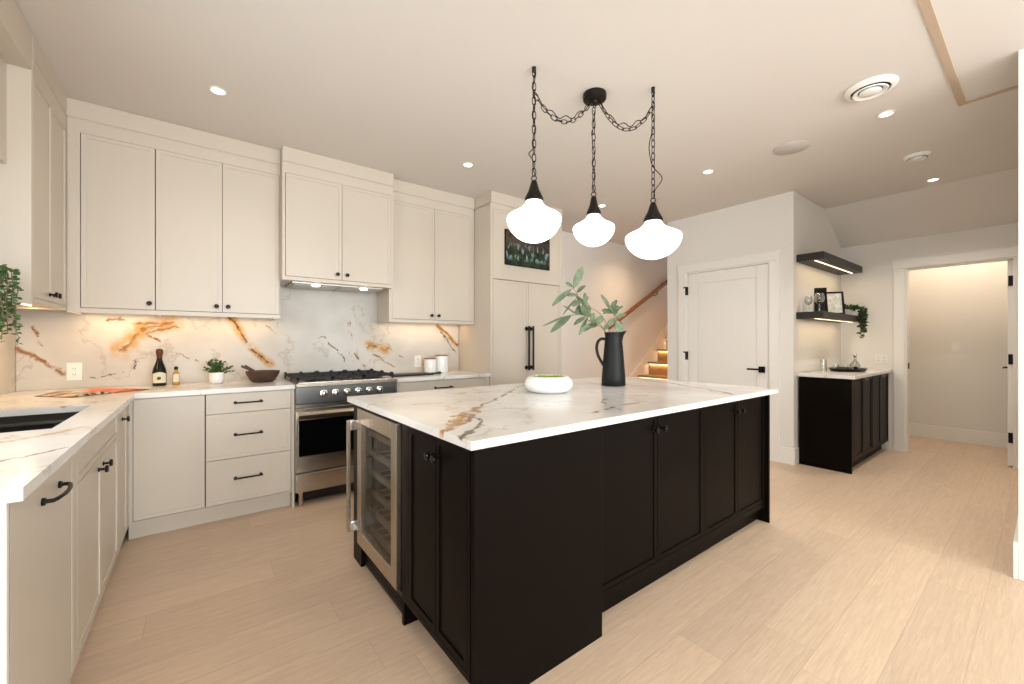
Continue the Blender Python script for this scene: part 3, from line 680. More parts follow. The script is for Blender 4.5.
# ---------------- tall cupboard / refrigerator
FT = Face('y-', 3.40)
c = cabinet('refrigerator_cabinet', 'tall cream cupboard with two long black pulls right of the range', FT, 2.33, 3.315, .10, 2.63, .635,
        [(2.36, 2.825, .12, 1.866, 'door', [('v', .93, 1.40, 2.795)]), (2.825, 3.29, .12, 1.866, 'door', [('v', .93, 1.40, 2.855)]), (2.36, 3.29, 1.870, 2.575, 'upper_panel', [])],
        margins=(.028, .024, .02, .055), toe=1, toe_in=.05)
crown(FT, c, 2.33, 3.315, depth=.635, ends=(0, 0), n=.014)
def screen_mat():
    m = bpy.data.materials.new('screen_picture'); m.use_nodes = True; nt = m.node_tree; N = nt.nodes.new; L = nt.links.new; b = nt.nodes['Principled BSDF']
    g = N('ShaderNodeNewGeometry'); sp = N('ShaderNodeSeparateXYZ'); L(g.outputs['Position'], sp.inputs[0])
    n = N('ShaderNodeTexNoise'); n.inputs['Scale'].default_value = 14; n.inputs['Detail'].default_value = 6; n.inputs['Distortion'].default_value = 1.0; L(g.outputs['Position'], n.inputs['Vector'])
    low = N('ShaderNodeValToRGB'); e = low.color_ramp.elements; e[0].position = .4; e[0].color = srgb(8, 14, 8); e[1].position = .62; e[1].color = srgb(34, 60, 30); L(n.outputs['Fac'], low.inputs['Fac'])
    up = N('ShaderNodeValToRGB'); e = up.color_ramp.elements; e[0].position = .38; e[0].color = srgb(24, 20, 16); e[1].position = .64; e[1].color = srgb(70, 60, 48); L(n.outputs['Fac'], up.inputs['Fac'])
    mr = N('ShaderNodeMapRange'); mr.inputs['From Min'].default_value = 2.19; mr.inputs['From Max'].default_value = 2.21; L(sp.outputs['Z'], mr.inputs['Value'])
    mx = N('ShaderNodeMix'); mx.data_type = 'RGBA'; L(mr.outputs[0], mx.inputs['Factor']); L(low.outputs['Color'], mx.inputs['A']); L(up.outputs['Color'], mx.inputs['B'])
    # pale figures along the middle
    v = N('ShaderNodeTexNoise'); v.inputs['Scale'].default_value = 26; v.inputs['Detail'].default_value = 3; mp = N('ShaderNodeMapping'); mp.inputs['Scale'].default_value = (1, 1, .45); L(g.outputs['Position'], mp.inputs[0]); L(mp.outputs[0], v.inputs['Vector'])
    th = N('ShaderNodeMapRange'); th.inputs['From Min'].default_value = .53; th.inputs['From Max'].default_value = .60; L(v.outputs['Fac'], th.inputs['Value'])
    b1 = N('ShaderNodeMapRange'); b1.inputs['From Min'].default_value = .10; b1.inputs['From Max'].default_value = .05; s = N('ShaderNodeMath'); s.operation = 'SUBTRACT'; s.inputs[1].default_value = 2.17; L(sp.outputs['Z'], s.inputs[0]); a = N('ShaderNodeMath'); a.operation = 'ABSOLUTE'; L(s.outputs[0], a.inputs[0]); L(a.outputs[0], b1.inputs['Value'])
    q = N('ShaderNodeMath'); q.operation = 'MULTIPLY'; L(th.outputs[0], q.inputs[0]); L(b1.outputs[0], q.inputs[1])
    m2 = N('ShaderNodeMix'); m2.data_type = 'RGBA'; L(q.outputs[0], m2.inputs['Factor']); L(mx.outputs['Result'], m2.inputs['A']); m2.inputs['B'].default_value = srgb(120, 136, 140)
    L(m2.outputs['Result'], b.inputs['Base Color']); L(m2.outputs['Result'], b.inputs['Emission Color']); b.inputs['Emission Strength'].default_value = .3; b.inputs['Roughness'].default_value = .3
    return m
M['screen'] = screen_mat()
tv = thing('television_screen', 'small dark screen showing a green outdoor picture above the tall cupboard', 'screen', (2.81, 3.395, 2.03))
bm = BM(); box(bm, 2.505, 3.12, 3.385, 3.4, 2.025, 2.39); obj('bezel', bm, 'black', tv, bevel=.002)
obj('picture', box(BM(), 2.512, 3.113, 3.3835, 3.386, 2.032, 2.383), 'screen', tv)

# ---------------- range
rg = thing('range_cooker', 'stainless steel gas range with black glass oven door and round knobs', 'range', (.964, 3.70, 0))
x0, x1 = .578, 1.350; FR = Face('y-', 3.375)
bm = BM(); FR.box(bm, x0, x1, -.60, -.03, .11, .895); obj('body', bm, 'steeld', rg)
bm = BM(); box(bm, x0, x1, 3.36, 4.0, .893, .921); obj('hob_top', bm, 'steel', rg, bevel=.004)
bm = BM(); FR.box(bm, x0, x1, -.03, .0, .768, .892); obj('control_panel', bm, 'steeld', rg, bevel=.003)
bm = BM(); FR.box(bm, x0, x1, -.03, -.002, .742, .764); obj('trim_strip', bm, 'steel', rg)
bm = BM(); FR.box(bm, x0, x1, -.03, .004, .262, .735); dd = obj('oven_door', bm, 'steel', rg, bevel=.003)
bm = BM(); FR.box(bm, x0+.02, x1-.02, .003, .006, .378, .648); obj('oven_window', bm, 'glassblack', dd)
bm = BM(); prism(bm, [(3.372, .655), (3.372, .708), (3.322, .703), (3.312, .692), (3.320, .686), (3.360, .655)], 'x', x0+.01, x1-.01); obj('handle', bm, 'steel', dd, bevel=.002)
bm = BM(); FR.box(bm, x0, x1, -.03, .004, .112, .250); obj('lower_drawer', bm, 'steel', rg, bevel=.003)
for k in range(6):
    u = .772+.086*k
    bm = BM(); P = lambda n: Vector(FR.p(u, n, .838))
    tube(bm, [P(-.002), P(.004), P(.005), P(.028), P(.032)], [.027, .027, .022, .020, .015], 20); kb = obj('knob', bm, 'chrome', rg, smooth=True)
    bm = BM(); FR.box(bm, u-.004, u+.004, .028, .040, .822, .856); obj('knob_grip', bm, 'chrome', kb, bevel=.001)
for ux in (x0+.04, x1-.04):
    for yy in (3.42, 3.93):
        bm = BM(); tube(bm, [(ux, yy, 0), (ux, yy, .11)], .018, 14); obj('foot', bm, 'steel', rg, smooth=True)
bm = BM(); FR.box(bm, x0, x1, -.60, -.09, .02, .11); obj('plinth', bm, 'glassblack', rg)
bm = BM(); box(bm, x0+.02, x1-.02, 3.40, 3.97, .9205, .924); obj('burner_tray', bm, 'steel', rg)
for (bx_, by_, br) in ((.73, 3.55, .035), (.73, 3.83, .045), (.964, 3.69, .055), (1.198, 3.55, .045), (1.198, 3.83, .035)):
    bm = BM(); lathe(bm, [(0, .923), (br+.02, .923), (br+.018, .932), (br, .934), (br, .943), (br*.9, .947), (0, .948)], (bx_, by_), 24); obj('burner', bm, 'iron', rg, smooth=True)
for gx0, gx1 in ((x0+.015, .842), (.846, 1.082), (1.086, x1-.015)):
    bm = BM(); y0, y1 = 3.41, 3.98; zt, zb = .962, .944; bw = .011
    for xx in (gx0, gx1-bw): box(bm, xx, xx+bw, y0, y1, zb, zt)
    for yy in (y0, (y0+y1)/2-bw/2, y1-bw): box(bm, gx0, gx1, yy, yy+bw, zb, zt)
    xm = (gx0+gx1)/2
    box(bm, xm-bw/2, xm+bw/2, y0, y1, zb, zt)
    for yy in (y0+.13, y1-.14): box(bm, gx0, gx1, yy, yy+bw, zb, zt)
    for xx in (gx0, gx1-bw, xm-bw/2):
        for yy in (y0, y1-.02, (y0+y1)/2-.01): box(bm, xx, xx+bw, yy, yy+.02, .923, zb+.001)
        for yy in (y0, (y0+y1)/2-.05, y1-.06): box(bm, xx, xx+bw, yy, yy+.06, zt-.001, zt+.012)
    obj('grate', bm, 'iron', rg)

# ================================================================= ISLAND
IX0, IX1, IY0, IY1 = .712, 3.100, 1.137, 2.44
tag(obj('island_worktop', box(BM(), .688, 3.112, 1.112, 2.465, .885, .915), 'marble_island', bevel=.002), 'large white island worktop with brown and gold veins', 'worktop')
FI = Face('x-', IX0)
ip = thing('corner_panel', 'wide plain dark panel forming the near corner of the island', 'panel', ((IX0+1.345)/2, IY0, 0))
obj('panel', box(BM(), IX0+.004, 1.345, IY0, IY0+.022, 0, .884), 'dark', ip, bevel=.0015)
obj('return', box(BM(), 1.325, 1.345, IY0+.022, 1.24, 0, .884), 'dark', ip)
cabinet('island_cabinet', 'dark two-door cabinet on the short side of the island beside the wine cooler', FI, 1.160, 1.70, .105, .884, .60,
        [(1.172, 1.402, .13, .872, 'door', [('k', 1.375, .80)]), (1.402, 1.650, .13, .872, 'door', [('k', 1.43, .80)])], m='dark', mi='darkgap', margins=(.012, .05, .024, .012), toe=1, toe_in=.07)
ff = thing('support_panel', 'dark upright between the wine cooler and the two-door island cabinet', 'panel', (IX0+.3, 1.712, 0))
obj('panel', box(BM(), IX0, IX0+.62, 1.7005, 1.722, 0, .884), 'dark', ff)
ff = thing('support_panel', 'dark end panel of the island on the range side of the wine cooler', 'panel', (IX0+1, 2.40, 0))
bm = BM(); box(bm, IX0, IX1, 2.395, 2.42, 0, .884); box(bm, IX0, IX0+.02, 2.285, 2.395, .0, .884); obj('panel', bm, 'dark', ff)
FN = Face('y-', 1.185)
for lab, a, b in (('dark two-door island cabinet next to the wide plain panel', 1.346, 2.205), ('dark two-door island cabinet at the far right end of the island', 2.205, 3.068)):
    pass
cabinet('island_cabinet', 'dark two-door cabinet in the middle of the long island side', FN, 1.346, 2.27, .105, .884, .56,
        [(1.368, 1.815, .14, .872, 'door', [('k', 1.78, .80)]), (1.815, 2.258, .14, .872, 'door', [('k', 1.85, .80)])], m='dark', mi='darkgap', margins=(.022, .012, .034, .012), toe=1, toe_in=.05)
cabinet('island_cabinet', 'dark two-door cabinet at the far right end of the long island side', FN, 2.27, 3.081, .105, .884, .56,
        [(2.282, 2.676, .14, .872, 'door', [('k', 2.641, .80)]), (2.676, 3.069, .14, .872, 'door', [('k', 2.711, .80)])], m='dark', mi='darkgap', margins=(.012, .012, .034, .012), toe=1, toe_in=.05)
ff = thing('support_panel', 'slim dark end panel at the right end of the island', 'panel', (3.074, 1.7, 0))
obj('panel', box(BM(), 3.082, IX1, 1.160, 2.394, 0, .884), 'dark', ff, bevel=.0015)

# wine cooler
wc = thing('wine_cooler', 'stainless framed glass-door wine cooler in the end of the island', 'wine cooler', (IX0+.28, 2.0, 0))
wy0_, wy1_ = 1.727, 2.282; z0, z1 = .115, .872; Xf = .688
bm = BM(); box(bm, .722, 1.29, wy0_, wy0_+.02, .10, .878); box(bm, .722, 1.29, wy1_-.02, wy1_, .10, .878); box(bm, 1.27, 1.29, wy0_+.02, wy1_-.02, .10, .878)
box(bm, .722, 1.27, wy0_+.02, wy1_-.02, .858, .878); box(bm, .722, 1.27, wy0_+.02, wy1_-.02, .10, .12); obj('cooler_body', bm, 'black', wc)
FD = Face('x-', Xf); a, b = wy0_+.004, wy1_-.004; fw_ = .062
bm = BM(); FD.box(bm, a, a+fw_, -.030, 0, z0+.03, z1); FD.box(bm, b-fw_, b, -.030, 0, z0+.03, z1); FD.box(bm, a+fw_, b-fw_, -.030, 0, z1-.075, z1); FD.box(bm, a+fw_, b-fw_, -.030, 0, z0+.03, z0+.105)
dr_ = obj('cooler_door', bm, 'steel', wc, bevel=.002)
FDb = (.0,)
bm = BM(); FD.box(bm, a+fw_-.002, b-fw_+.002, -.020, -.014, z0+.10, z1-.07); obj('glass_pane', bm, 'coolerglass', dr_)
bm = BM(); FD.box(bm, a+fw_-.002, a+fw_+.012, -.029, -.021, z0+.10, z1-.07); FD.box(bm, b-fw_-.012, b-fw_+.002, -.029, -.021, z0+.10, z1-.07); obj('gasket', bm, 'black', dr_)
bm = BM(); hb = b-.03
FD.box(bm, hb-.012, hb+.012, .045, .062, .232, .816); hh = obj('handle', bm, 'steel', dr_, bevel=.003)
for z in (.258, .790):
    bm = BM(); FD.box(bm, hb-.015, hb+.015, 0, .047, z-.026, z+.026); obj('handle_post', bm, 'chrome', hh, bevel=.003)
bm = BM()
for k in range(6):
    z = .20+.105*k
    box(bm, .735, 1.25, wy0_+.025, wy1_-.025, z, z+.006) if False else None
for k in range(6):
    z = .205+.105*k
    bm2 = BM(); box(bm2, .745, .762, wy0_+.022, wy1_-.022, z-.008, z+.020)
    for j in range(6): yy = wy0_+.05+j*.088; box(bm2, .745, 1.24, yy, yy+.008, z, z+.008)
    box(bm2, 1.22, 1.24, wy0_+.03, wy1_-.03, z, z+.006)
    obj('rack', bm2, 'rack', wc)
bm.free()
bm = BM(); box(bm, .735, .75, wy0_, wy1_, .004, .10)
for k in range(4): box(bm, .731, .736, wy0_+.03, wy1_-.03, .022+.018*k, .030+.018*k)
obj('vent_grille', bm, 'black', wc)

# ================================================================= PENDANTS
def oval_link(bm, c, t, n, L=.046, W=.022, r=.0026):
    t = Vector(t).normalized(); n = Vector(n); n = (n-t*n.dot(t)).normalized(); pts = []
    for k in range(10):
        a_ = 2*math.pi*k/10; cx, sx = math.cos(a_), math.sin(a_)
        px = cx*W/2; pz = sx*W/2+(L/2-W/2)*(1 if sx > 1e-6 else -1 if sx < -1e-6 else 0)
        if abs(sx) < 1e-6:
            pz = 0
        pts.append(Vector(c)+t*pz+n*px)
    tube(bm, pts, r, 5, closed=True)
def chain(bm, pts, pitch=.038, L=.046):
    pts = [Vector(p) for p in pts]; d = [0]
    for a_, b_ in zip(pts, pts[1:]): d.append(d[-1]+(b_-a_).length)
    n = max(1, round(d[-1]/pitch)); k = 0
    for i in range(n):
        s = (i+.5)*d[-1]/n
        while k < len(pts)-2 and d[k+1] < s: k += 1
        f = (s-d[k])/(d[k+1]-d[k]); p = pts[k].lerp(pts[k+1], f); t = (pts[k+1]-pts[k]).normalized()
        side = t.cross(Vector((.61, .79, 0)));
        if side.length < .1: side = Vector((1, 0, 0))
        side.normalize(); other = t.cross(side)
        ang = .35; nn = (side*math.cos(ang)+other*math.sin(ang)) if i % 2 == 0 else (other*math.cos(ang)-side*math.sin(ang))
        oval_link(bm, p, t, nn, L)
CAN = Vector((1.928, 1.690, 0))
ca = thing('ceiling_canopy', 'round black ceiling canopy the pendant chains start from', 'ceiling canopy', (CAN.x, CAN.y, ZC))
bm = BM(); lathe(bm, [(0, ZC-.001), (.070, ZC-.001), (.072, ZC-.012), (.069, ZC-.034), (.056, ZC-.042), (0, ZC-.044)], (CAN.x, CAN.y), 32); obj('canopy_plate', bm, 'bronze', ca, smooth=True)
bm = BM(); lathe(bm, [(0, ZC-.043), (.02, ZC-.043), (.018, ZC-.055), (.008, ZC-.062), (0, ZC-.062)], (CAN.x, CAN.y), 16)
tube(bm, [(CAN.x-.012*math.sin(q), CAN.y, ZC-.072+.012*math.cos(q)) for q in [2*math.pi*k/10 for k in range(10)]], .0028, 5, closed=True); obj('loop', bm, 'bronze', ca, smooth=True)
def sag(a_, b_, s, n=24):
    a_ = Vector(a_); b_ = Vector(b_); return [a_.lerp(b_, k/n)-Vector((0, 0, 4*s*(k/n)*(1-k/n))) for k in range(n+1)]
def pendant(lab, hx, hy, ztop, z_cap_bot, z_bot, R, swag, slack):
    hook_z = ZC
    t = thing('pendant_light', lab, 'pendant light', (hx, hy, z_bot), 'milk glass pendants over the island')
    H = z_cap_bot-z_bot
    prof = [(.30, 1.0), (.315, .95), (.38, .88), (.54, .79), (.74, .715), (.92, .66), (.985, .615), (1.0, .55), (.975, .45), (.88, .31), (.70, .17), (.47, .07), (.23, .017), (0, 0)]
    pp = [(r*R, z_bot+z*H) for r, z in prof]
    bm = BM(); lathe(bm, pp, (hx, hy), 48); sh = obj('glass_shade', bm, 'globe', t, smooth=True)
    s_ = sh.modifiers.new('sub', 'SUBSURF'); s_.levels = 1; s_.render_levels = 1
    bm = BM(); zc = z_cap_bot
    lathe(bm, [(0, zc-.004), (R*.34, zc-.004), (R*.34, zc+.012), (R*.20, zc+.055), (.016, zc+.105), (.010, zc+.112), (0, zc+.112)], (hx, hy), 32); obj('cap', bm, 'bronze', t, smooth=True)
    bm = BM(); zr = zc+.124
    tube(bm, [(hx+.61*.014*math.sin(q), hy-.79*.014*math.sin(q), zr+.014*math.cos(q)) for q in [2*math.pi*k/12 for k in range(12)]], .003, 5, closed=True)
    obj('ring', bm, 'bronze', t, smooth=True)
    bm = BM(); chain(bm, [(hx, hy, zr+.014), (hx, hy, ztop)]); obj('chain', bm, 'bronze', t, smooth=True)
    if swag:
        bm = BM(); tube(bm, [(hx, hy, ZC), (hx, hy, ZC-.022), (hx+.008, hy, ZC-.032), (hx+.01, hy, ZC-.046), (hx, hy, ZC-.054), (hx-.008, hy, ZC-.046)], [.012, .010, .005, .004, .004, .003], 8); obj('ceiling_hook', bm, 'bronze', t, smooth=True)
        hz = swag[1]; e0 = Vector((hx, hy, hz)); e1 = CAN+Vector((0, 0, ZC-.055)); d_ = (e1-e0); d_.z = 0; d_.normalize(); e1 = e1-d_*.03
        bm = BM(); chain(bm, sag(e0, e1, swag[0])); obj('swag_chain', bm, 'bronze', t, smooth=True)
        bm = BM(); pts = [p+Vector((0, 0, .012*math.sin(k*1.1))) for k, p in enumerate(sag(e0, e1, swag[0]*.82))]
        tube(bm, pts, .0028, 6); obj('swag_cord', bm, 'bronze', t, smooth=True)
    bm = BM(); n = 40; pts = []
    side = Vector((.794, -.608, 0)); zA = ztop-.01; zB = zr+.02
    for k in range(n+1):
        f = k/n; z = zA+(zB-zA)*f; o = .006*math.sin(f*26)+slack(f); pts.append(Vector((hx, hy, z))+side*o+Vector((.608, .794, 0))*.006*math.cos(f*26))
    tube(bm, pts, .0028, 6); obj('cord', bm, 'bronze', t, smooth=True)
    d = bpy.data.lights.new('bulb', 'POINT'); d.energy = 9; d.color = (1, .90, .78); d.shadow_soft_size = R
    return t
g = lambda f, c, w_: math.exp(-((f-c)/w_)**2)
pendant('leftmost milk glass pendant, hanging in front of the wall screen', 1.475, 1.728, 2.735, 2.008, 1.776, .152, (.14, 2.60), lambda f: -.035*g(f, .80, .045))
pendant('middle and smallest milk glass pendant, hanging straight below the black canopy', CAN.x-.008, CAN.y+.0, 2.655, 2.006, 1.812, .127, None, lambda f: -.018*g(f, .30, .08)+.012*g(f, .2, .04))
pendant('rightmost milk glass pendant, with a loop of cord beside its chain', 2.155, 1.435, 2.735, 1.948, 1.722, .163, (.15, 2.63), lambda f: .05*g(f, .84, .09)-.03*g(f, .55, .1))

# ================================================================= ceiling fittings
proto = thing('recessed_light', '', 'ceiling light', (0, 0, ZC), None)
bm = BM(); lathe(bm, [(.033, ZC-.001), (.046, ZC-.001), (.047, ZC-.004), (.044, ZC-.007), (.034, ZC-.006), (.033, ZC-.001)], (0, 0), 28); obj('trim_ring', bm, 'white', proto, smooth=True)
bm = BM(); lathe(bm, [(0, ZC-.003), (.034, ZC-.003), (.034, ZC-.0015), (0, ZC-.0015)], (0, 0), 24); obj('lens', bm, 'can', proto)
sl = bpy.data.lights.new('downlight', 'SPOT'); sl.energy = 11; sl.color = (1, .94, .87); sl.spot_size = 2.2; sl.spot_blend = .9; sl.shadow_soft_size = .04
so = bpy.data.objects.new('downlight', sl); COL.objects.link(so); so.location = (0, 0, -.012); so.parent = proto
cans = [(.10, 3.04, 'small lit recessed ceiling light above the three-drawer cabinet, leftmost in the picture'),
        (1.835, 3.015, 'small lit recessed ceiling light in front of the range hood'),
        (3.565, 3.018, 'small lit recessed ceiling light seen just right of the middle pendant'),
        (3.601, 1.844, 'small lit recessed ceiling light right of the rightmost pendant chain'),
        (3.623, .66, 'small lit recessed ceiling light beside the large round vent'),
        (5.442, .662, 'small lit recessed ceiling light nearest the sloping soffit')]
for i, (x, y, lab) in enumerate(cans):
    o = proto if i == 0 else copy_tree(proto)
    o.location = (x, y, ZC); o['label'] = lab; o['group'] = 'recessed ceiling lights'
    if i >= 3:
        for q in COL.objects:
            if q.parent == o and q.type == 'LIGHT': q.data = sl.copy(); q.data.energy = (31, 46, 48)[i-3]
hl = thing('hall_fill_light', 'unseen round fill light added in the hall, above the doorway head', 'ceiling light', (6.95, .6, ZC))  # added lamp that brightens the hall, never in view
bm = BM(); lathe(bm, [(0, ZC-.05), (.12, ZC-.045), (.14, ZC-.02), (.14, ZC-.001), (0, ZC-.001)], (6.95, .6), 32); obj('shade', bm, 'can', hl, smooth=True)
hd_ = bpy.data.lights.new('hall_fill_lamp', 'POINT'); hd_.energy = 9; hd_.color = (1, .84, .66); hd_.shadow_soft_size = .1
ho_ = bpy.data.objects.new('hall_fill_lamp', hd_); COL.objects.link(ho_); ho_.location = (0, 0, -.16); ho_.parent = hl
def vent(x, y, r, lab):
    t = thing('ceiling_vent', lab, 'ceiling vent', (x, y, ZC))
    bm = BM(); lathe(bm, [(r*.72, ZC-.001), (r, ZC-.001), (r, ZC-.008), (r*.86, ZC-.022), (r*.76, ZC-.024), (r*.72, ZC-.012)], (x, y), 40); obj('outer_ring', bm, 'white', t, smooth=True)
    bm = BM(); lathe(bm, [(0, ZC-.004), (r*.74, ZC-.004), (r*.74, ZC-.002), (0, ZC-.002)], (x, y), 32); obj('dark_throat', bm, 'slot', t)
    bm = BM(); lathe(bm, [(r*.48, ZC-.014), (r*.66, ZC-.026), (r*.64, ZC-.032), (r*.46, ZC-.022)], (x, y), 36); obj('middle_ring', bm, 'white', t, smooth=True)
    bm = BM(); lathe(bm, [(0, ZC-.034), (r*.36, ZC-.034), (r*.42, ZC-.028), (r*.40, ZC-.020), (0, ZC-.016)], (x, y), 32); obj('centre_cap', bm, 'white', t, smooth=True)
vent(3.18, .65, .125, 'large round white ceiling vent with dark rings')
vent(4.64, .655, .085, 'small round white ceiling vent farther back, near the sloping soffit')
tag(obj('ceiling_speaker', lathe(BM(), [(0, ZC-.006), (.118, ZC-.006), (.122, ZC-.003), (.122, ZC-.001), (0, ZC-.001)], (3.68, 1.225), 40), 'grey', smooth=True), 'flat round grey speaker grille in the ceiling', 'speaker')

# ================================================================= WET BAR
FB2 = Face('y-', 1.12)
cb = cabinet('bar_cabinet', 'black four-door bar cabinet under the floating shelves by the doorway', FB2, 4.847, 6.262, .105, .884, .415,
        [(4.882, 5.222, .12, .872, 'door', []), (5.222, 5.545, .12, .872, 'door', []), (5.565, 5.905, .12, .872, 'door', []), (5.905, 6.245, .12, .872, 'door', [])],
        m='dark', mi='darkgap', margins=(.035, .02, .014, .012), toe=1, toe_in=.06)
obj('side_panel', box(BM(), 4.832, 4.8465, 1.12, 1.54, 0, .884), 'dark', cb)
for u in (5.222, 5.905):
    bm = BM(); FB2.box(bm, u-.075, u+.075, 0, .026, .868, .874); FB2.box(bm, u-.075, u+.075, .021, .026, .846, .869); obj('pull', bm, 'black', cb, bevel=.001)
tag(obj('bar_worktop', box(BM(), 4.800, 6.276, 1.09, 1.542, .885, .915), 'marble_top', bevel=.002), 'white stone worktop of the black bar cabinet', 'worktop')
def shelf(z0, z1, x1, lab):
    t = thing('floating_shelf', lab, 'shelf', (5.5, 1.45, z0), 'dark floating shelves')
    bm = BM(); box(bm, 4.81, x1, 1.331, 1.558, z0, z1); obj('shelf_board', bm, 'shelfwood', t, bevel=.0015)
    bm = BM(); box(bm, 4.86, x1-.06, 1.405, 1.42, z0-.003, z0+.001); obj('led_strip', bm, 'led', t)
    area('shelf_light', ((4.86+x1-.06)/2, 1.4125, z0-.006), (0, 0, 0), x1-4.94, .015, 1.3, (1, .76, .46), t)
    return t
shelf(2.038, 2.110, 6.17, 'upper dark wooden floating shelf with a warm light strip, empty on top')
shelf(1.463, 1.530, 6.17, 'lower dark wooden floating shelf holding wine glasses, frames and a plant')
ZS = 1.530
def wineglass(name, lab, x, y, z, H, R, grp, cat='wine glass'):
    t = thing(name, lab, cat, (x, y, z), grp)
    bm = BM(); lathe(bm, [(0, z+.001), (R*.85, z+.001), (R*.82, z+.004), (.006, z+.010), (.0045, z+H*.45), (.006, z+H*.47)], (x, y), 24); obj('stem', bm, 'clear', t, smooth=True)
    bm = BM(); lathe(bm, [(0, z+H*.46), (.012, z+H*.465), (R*.75, z+H*.55), (R, z+H*.68), (R*.95, z+H*.82), (R*.72, z+H), (R*.68, z+H), (R*.90, z+H*.82), (R*.94, z+H*.68), (R*.70, z+H*.57), (0, z+H*.485)], (x, y), 28); obj('bowl', bm, 'clear', t, smooth=True)
wineglass('wine_glass', 'clear wine glass at the left end of the lower shelf', 4.93, 1.49, ZS, .165, .036, 'wine glasses on the shelf')
wineglass('wine_glass', 'larger clear wine glass in front of the leaning frames on the lower shelf', 5.06, 1.435, ZS, .20, .046, 'wine glasses on the shelf')
def frame(lab, x, y, W, H, tilt, yaw, z):
    t = thing('picture_frame', lab, 'picture frame', (x, y, z))
    Rm = Matrix.Rotation(yaw, 4, 'Z') @ Matrix.Rotation(tilt, 4, 'X'); T = Matrix.Translation((x, y, z)) @ Rm
    def b3(x0, x1, y0, y1, z0, z1, nm, m, bv=0):
        bm = BM(); box(bm, x0, x1, y0, y1, z0, z1); bmesh.ops.transform(bm, matrix=T, verts=bm.verts); return bm
    bm = BM(); f = .018
    for q in ((-W/2, -W/2+f, -.010, .010, 0, H), (W/2-f, W/2, -.010, .010, 0, H), (-W/2+f, W/2-f, -.010, .010, 0, f), (-W/2+f, W/2-f, -.010, .010, H-f, H)): box(bm, *q)
    bmesh.ops.transform(bm, matrix=T, verts=bm.verts); obj('frame', bm, 'black', t)
    bm = BM(); box(bm, -W/2+f, W/2-f, -.002, .006, f, H-f); bmesh.ops.transform(bm, matrix=T, verts=bm.verts); obj('print', bm, 'artpaper', t)
    return t
frame('black framed pale print leaning in front on the lower shelf', 5.58, 1.435, .17, .26, math.radians(-12), math.radians(-58), ZS+.002)
f2 = frame('dark frame standing behind the wine glasses on the lower shelf', 5.34, 1.50, .11, .285, math.radians(-6), math.radians(-60), ZS+.002)
for ch in [q for q in COL.objects if q.parent == f2 and q.name.startswith('print')]: ch.data.materials[0] = M['glassblack']

def trailing(name, lab, cx, cy, zpot, r_pot, strands, pot_m='whitec', leafm='leafdark', leafL=.016, spread=.03, crown_n=60, crown_r=.07, grp=None):
    t = thing(name, lab, 'plant', (cx, cy, zpot), grp)
    if r_pot:
        bm = BM(); h = r_pot*1.5
        lathe(bm, [(0, zpot), (r_pot*.72, zpot), (r_pot, zpot+h), (r_pot*.92, zpot+h), (r_pot*.86, zpot+h*.85), (0, zpot+h*.85)], (cx, cy), 28); obj('pot', bm, pot_m, t, smooth=True)
        bm = BM(); lathe(bm, [(0, zpot+h*.87), (r_pot*.86, zpot+h*.87), (r_pot*.8, zpot+h*.83), (0, zpot+h*.83)], (cx, cy), 16); obj('soil', bm, 'soil', t)
    else: h = 0
    bs = BM(); bl = BM(); top = zpot+h
    for (dx, dy, ex, ey, L_) in strands:
        pts = [Vector((cx, cy, top-.01))]; px_, py_ = cx+dx, cy+dy
        pts.append(Vector((cx+dx*.5, cy+dy*.5, top+.025))); pts.append(Vector((px_, py_, top+.01)))
        n = max(3, int(L_/.03))
        for k in range(1, n+1):
            f = k/n; pts.append(Vector((px_+ex*f+random.uniform(-.006, .006), py_+ey*f+random.uniform(-.006, .006), top+.01-L_*f)))
        tube(bs, pts, .0013, 4)
        for a_, b_ in zip(pts, pts[1:]):
            m_ = max(2, int((b_-a_).length/(leafL*.42)))
            for j in range(m_):
                p = a_.lerp(b_, j/m_); ang = random.uniform(0, 6.28)
                d = Vector((math.cos(ang), math.sin(ang), random.uniform(-.7, .5)))
                leaf(bl, p, d, leafL*random.uniform(.8, 1.3), leafL*.62, fold=.15)
    for k in range(crown_n):
        ang = random.uniform(0, 6.28); rr = crown_r*math.sqrt(random.random()); p = Vector((cx+rr*math.cos(ang), cy+rr*math.sin(ang), top+random.uniform(0, .04)))
        leaf(bl, p, (math.cos(ang), math.sin(ang), random.uniform(-.3, 1)), leafL*random.uniform(.9, 1.5), leafL*.7, fold=.15)
    obj('stems', bs, 'stem', t, smooth=True); obj('foliage', bl, leafm, t)
    return t
st_ = []
for k in range(15):
    st_.append((.05+random.uniform(-.03, .05), -.112+random.uniform(-.02, .006), random.uniform(-.01, .03), random.uniform(-.015, .005), random.uniform(.14, .40)))
for k in range(4): st_.append((-.06+.03*k, -.05, 0, -.01, .02))
trailing('trailing_plant', 'trailing green plant in a small pot at the right end of the lower shelf', 5.98, 1.425, ZS+.001, .05, st_, leafL=.036, crown_r=.085, crown_n=110)

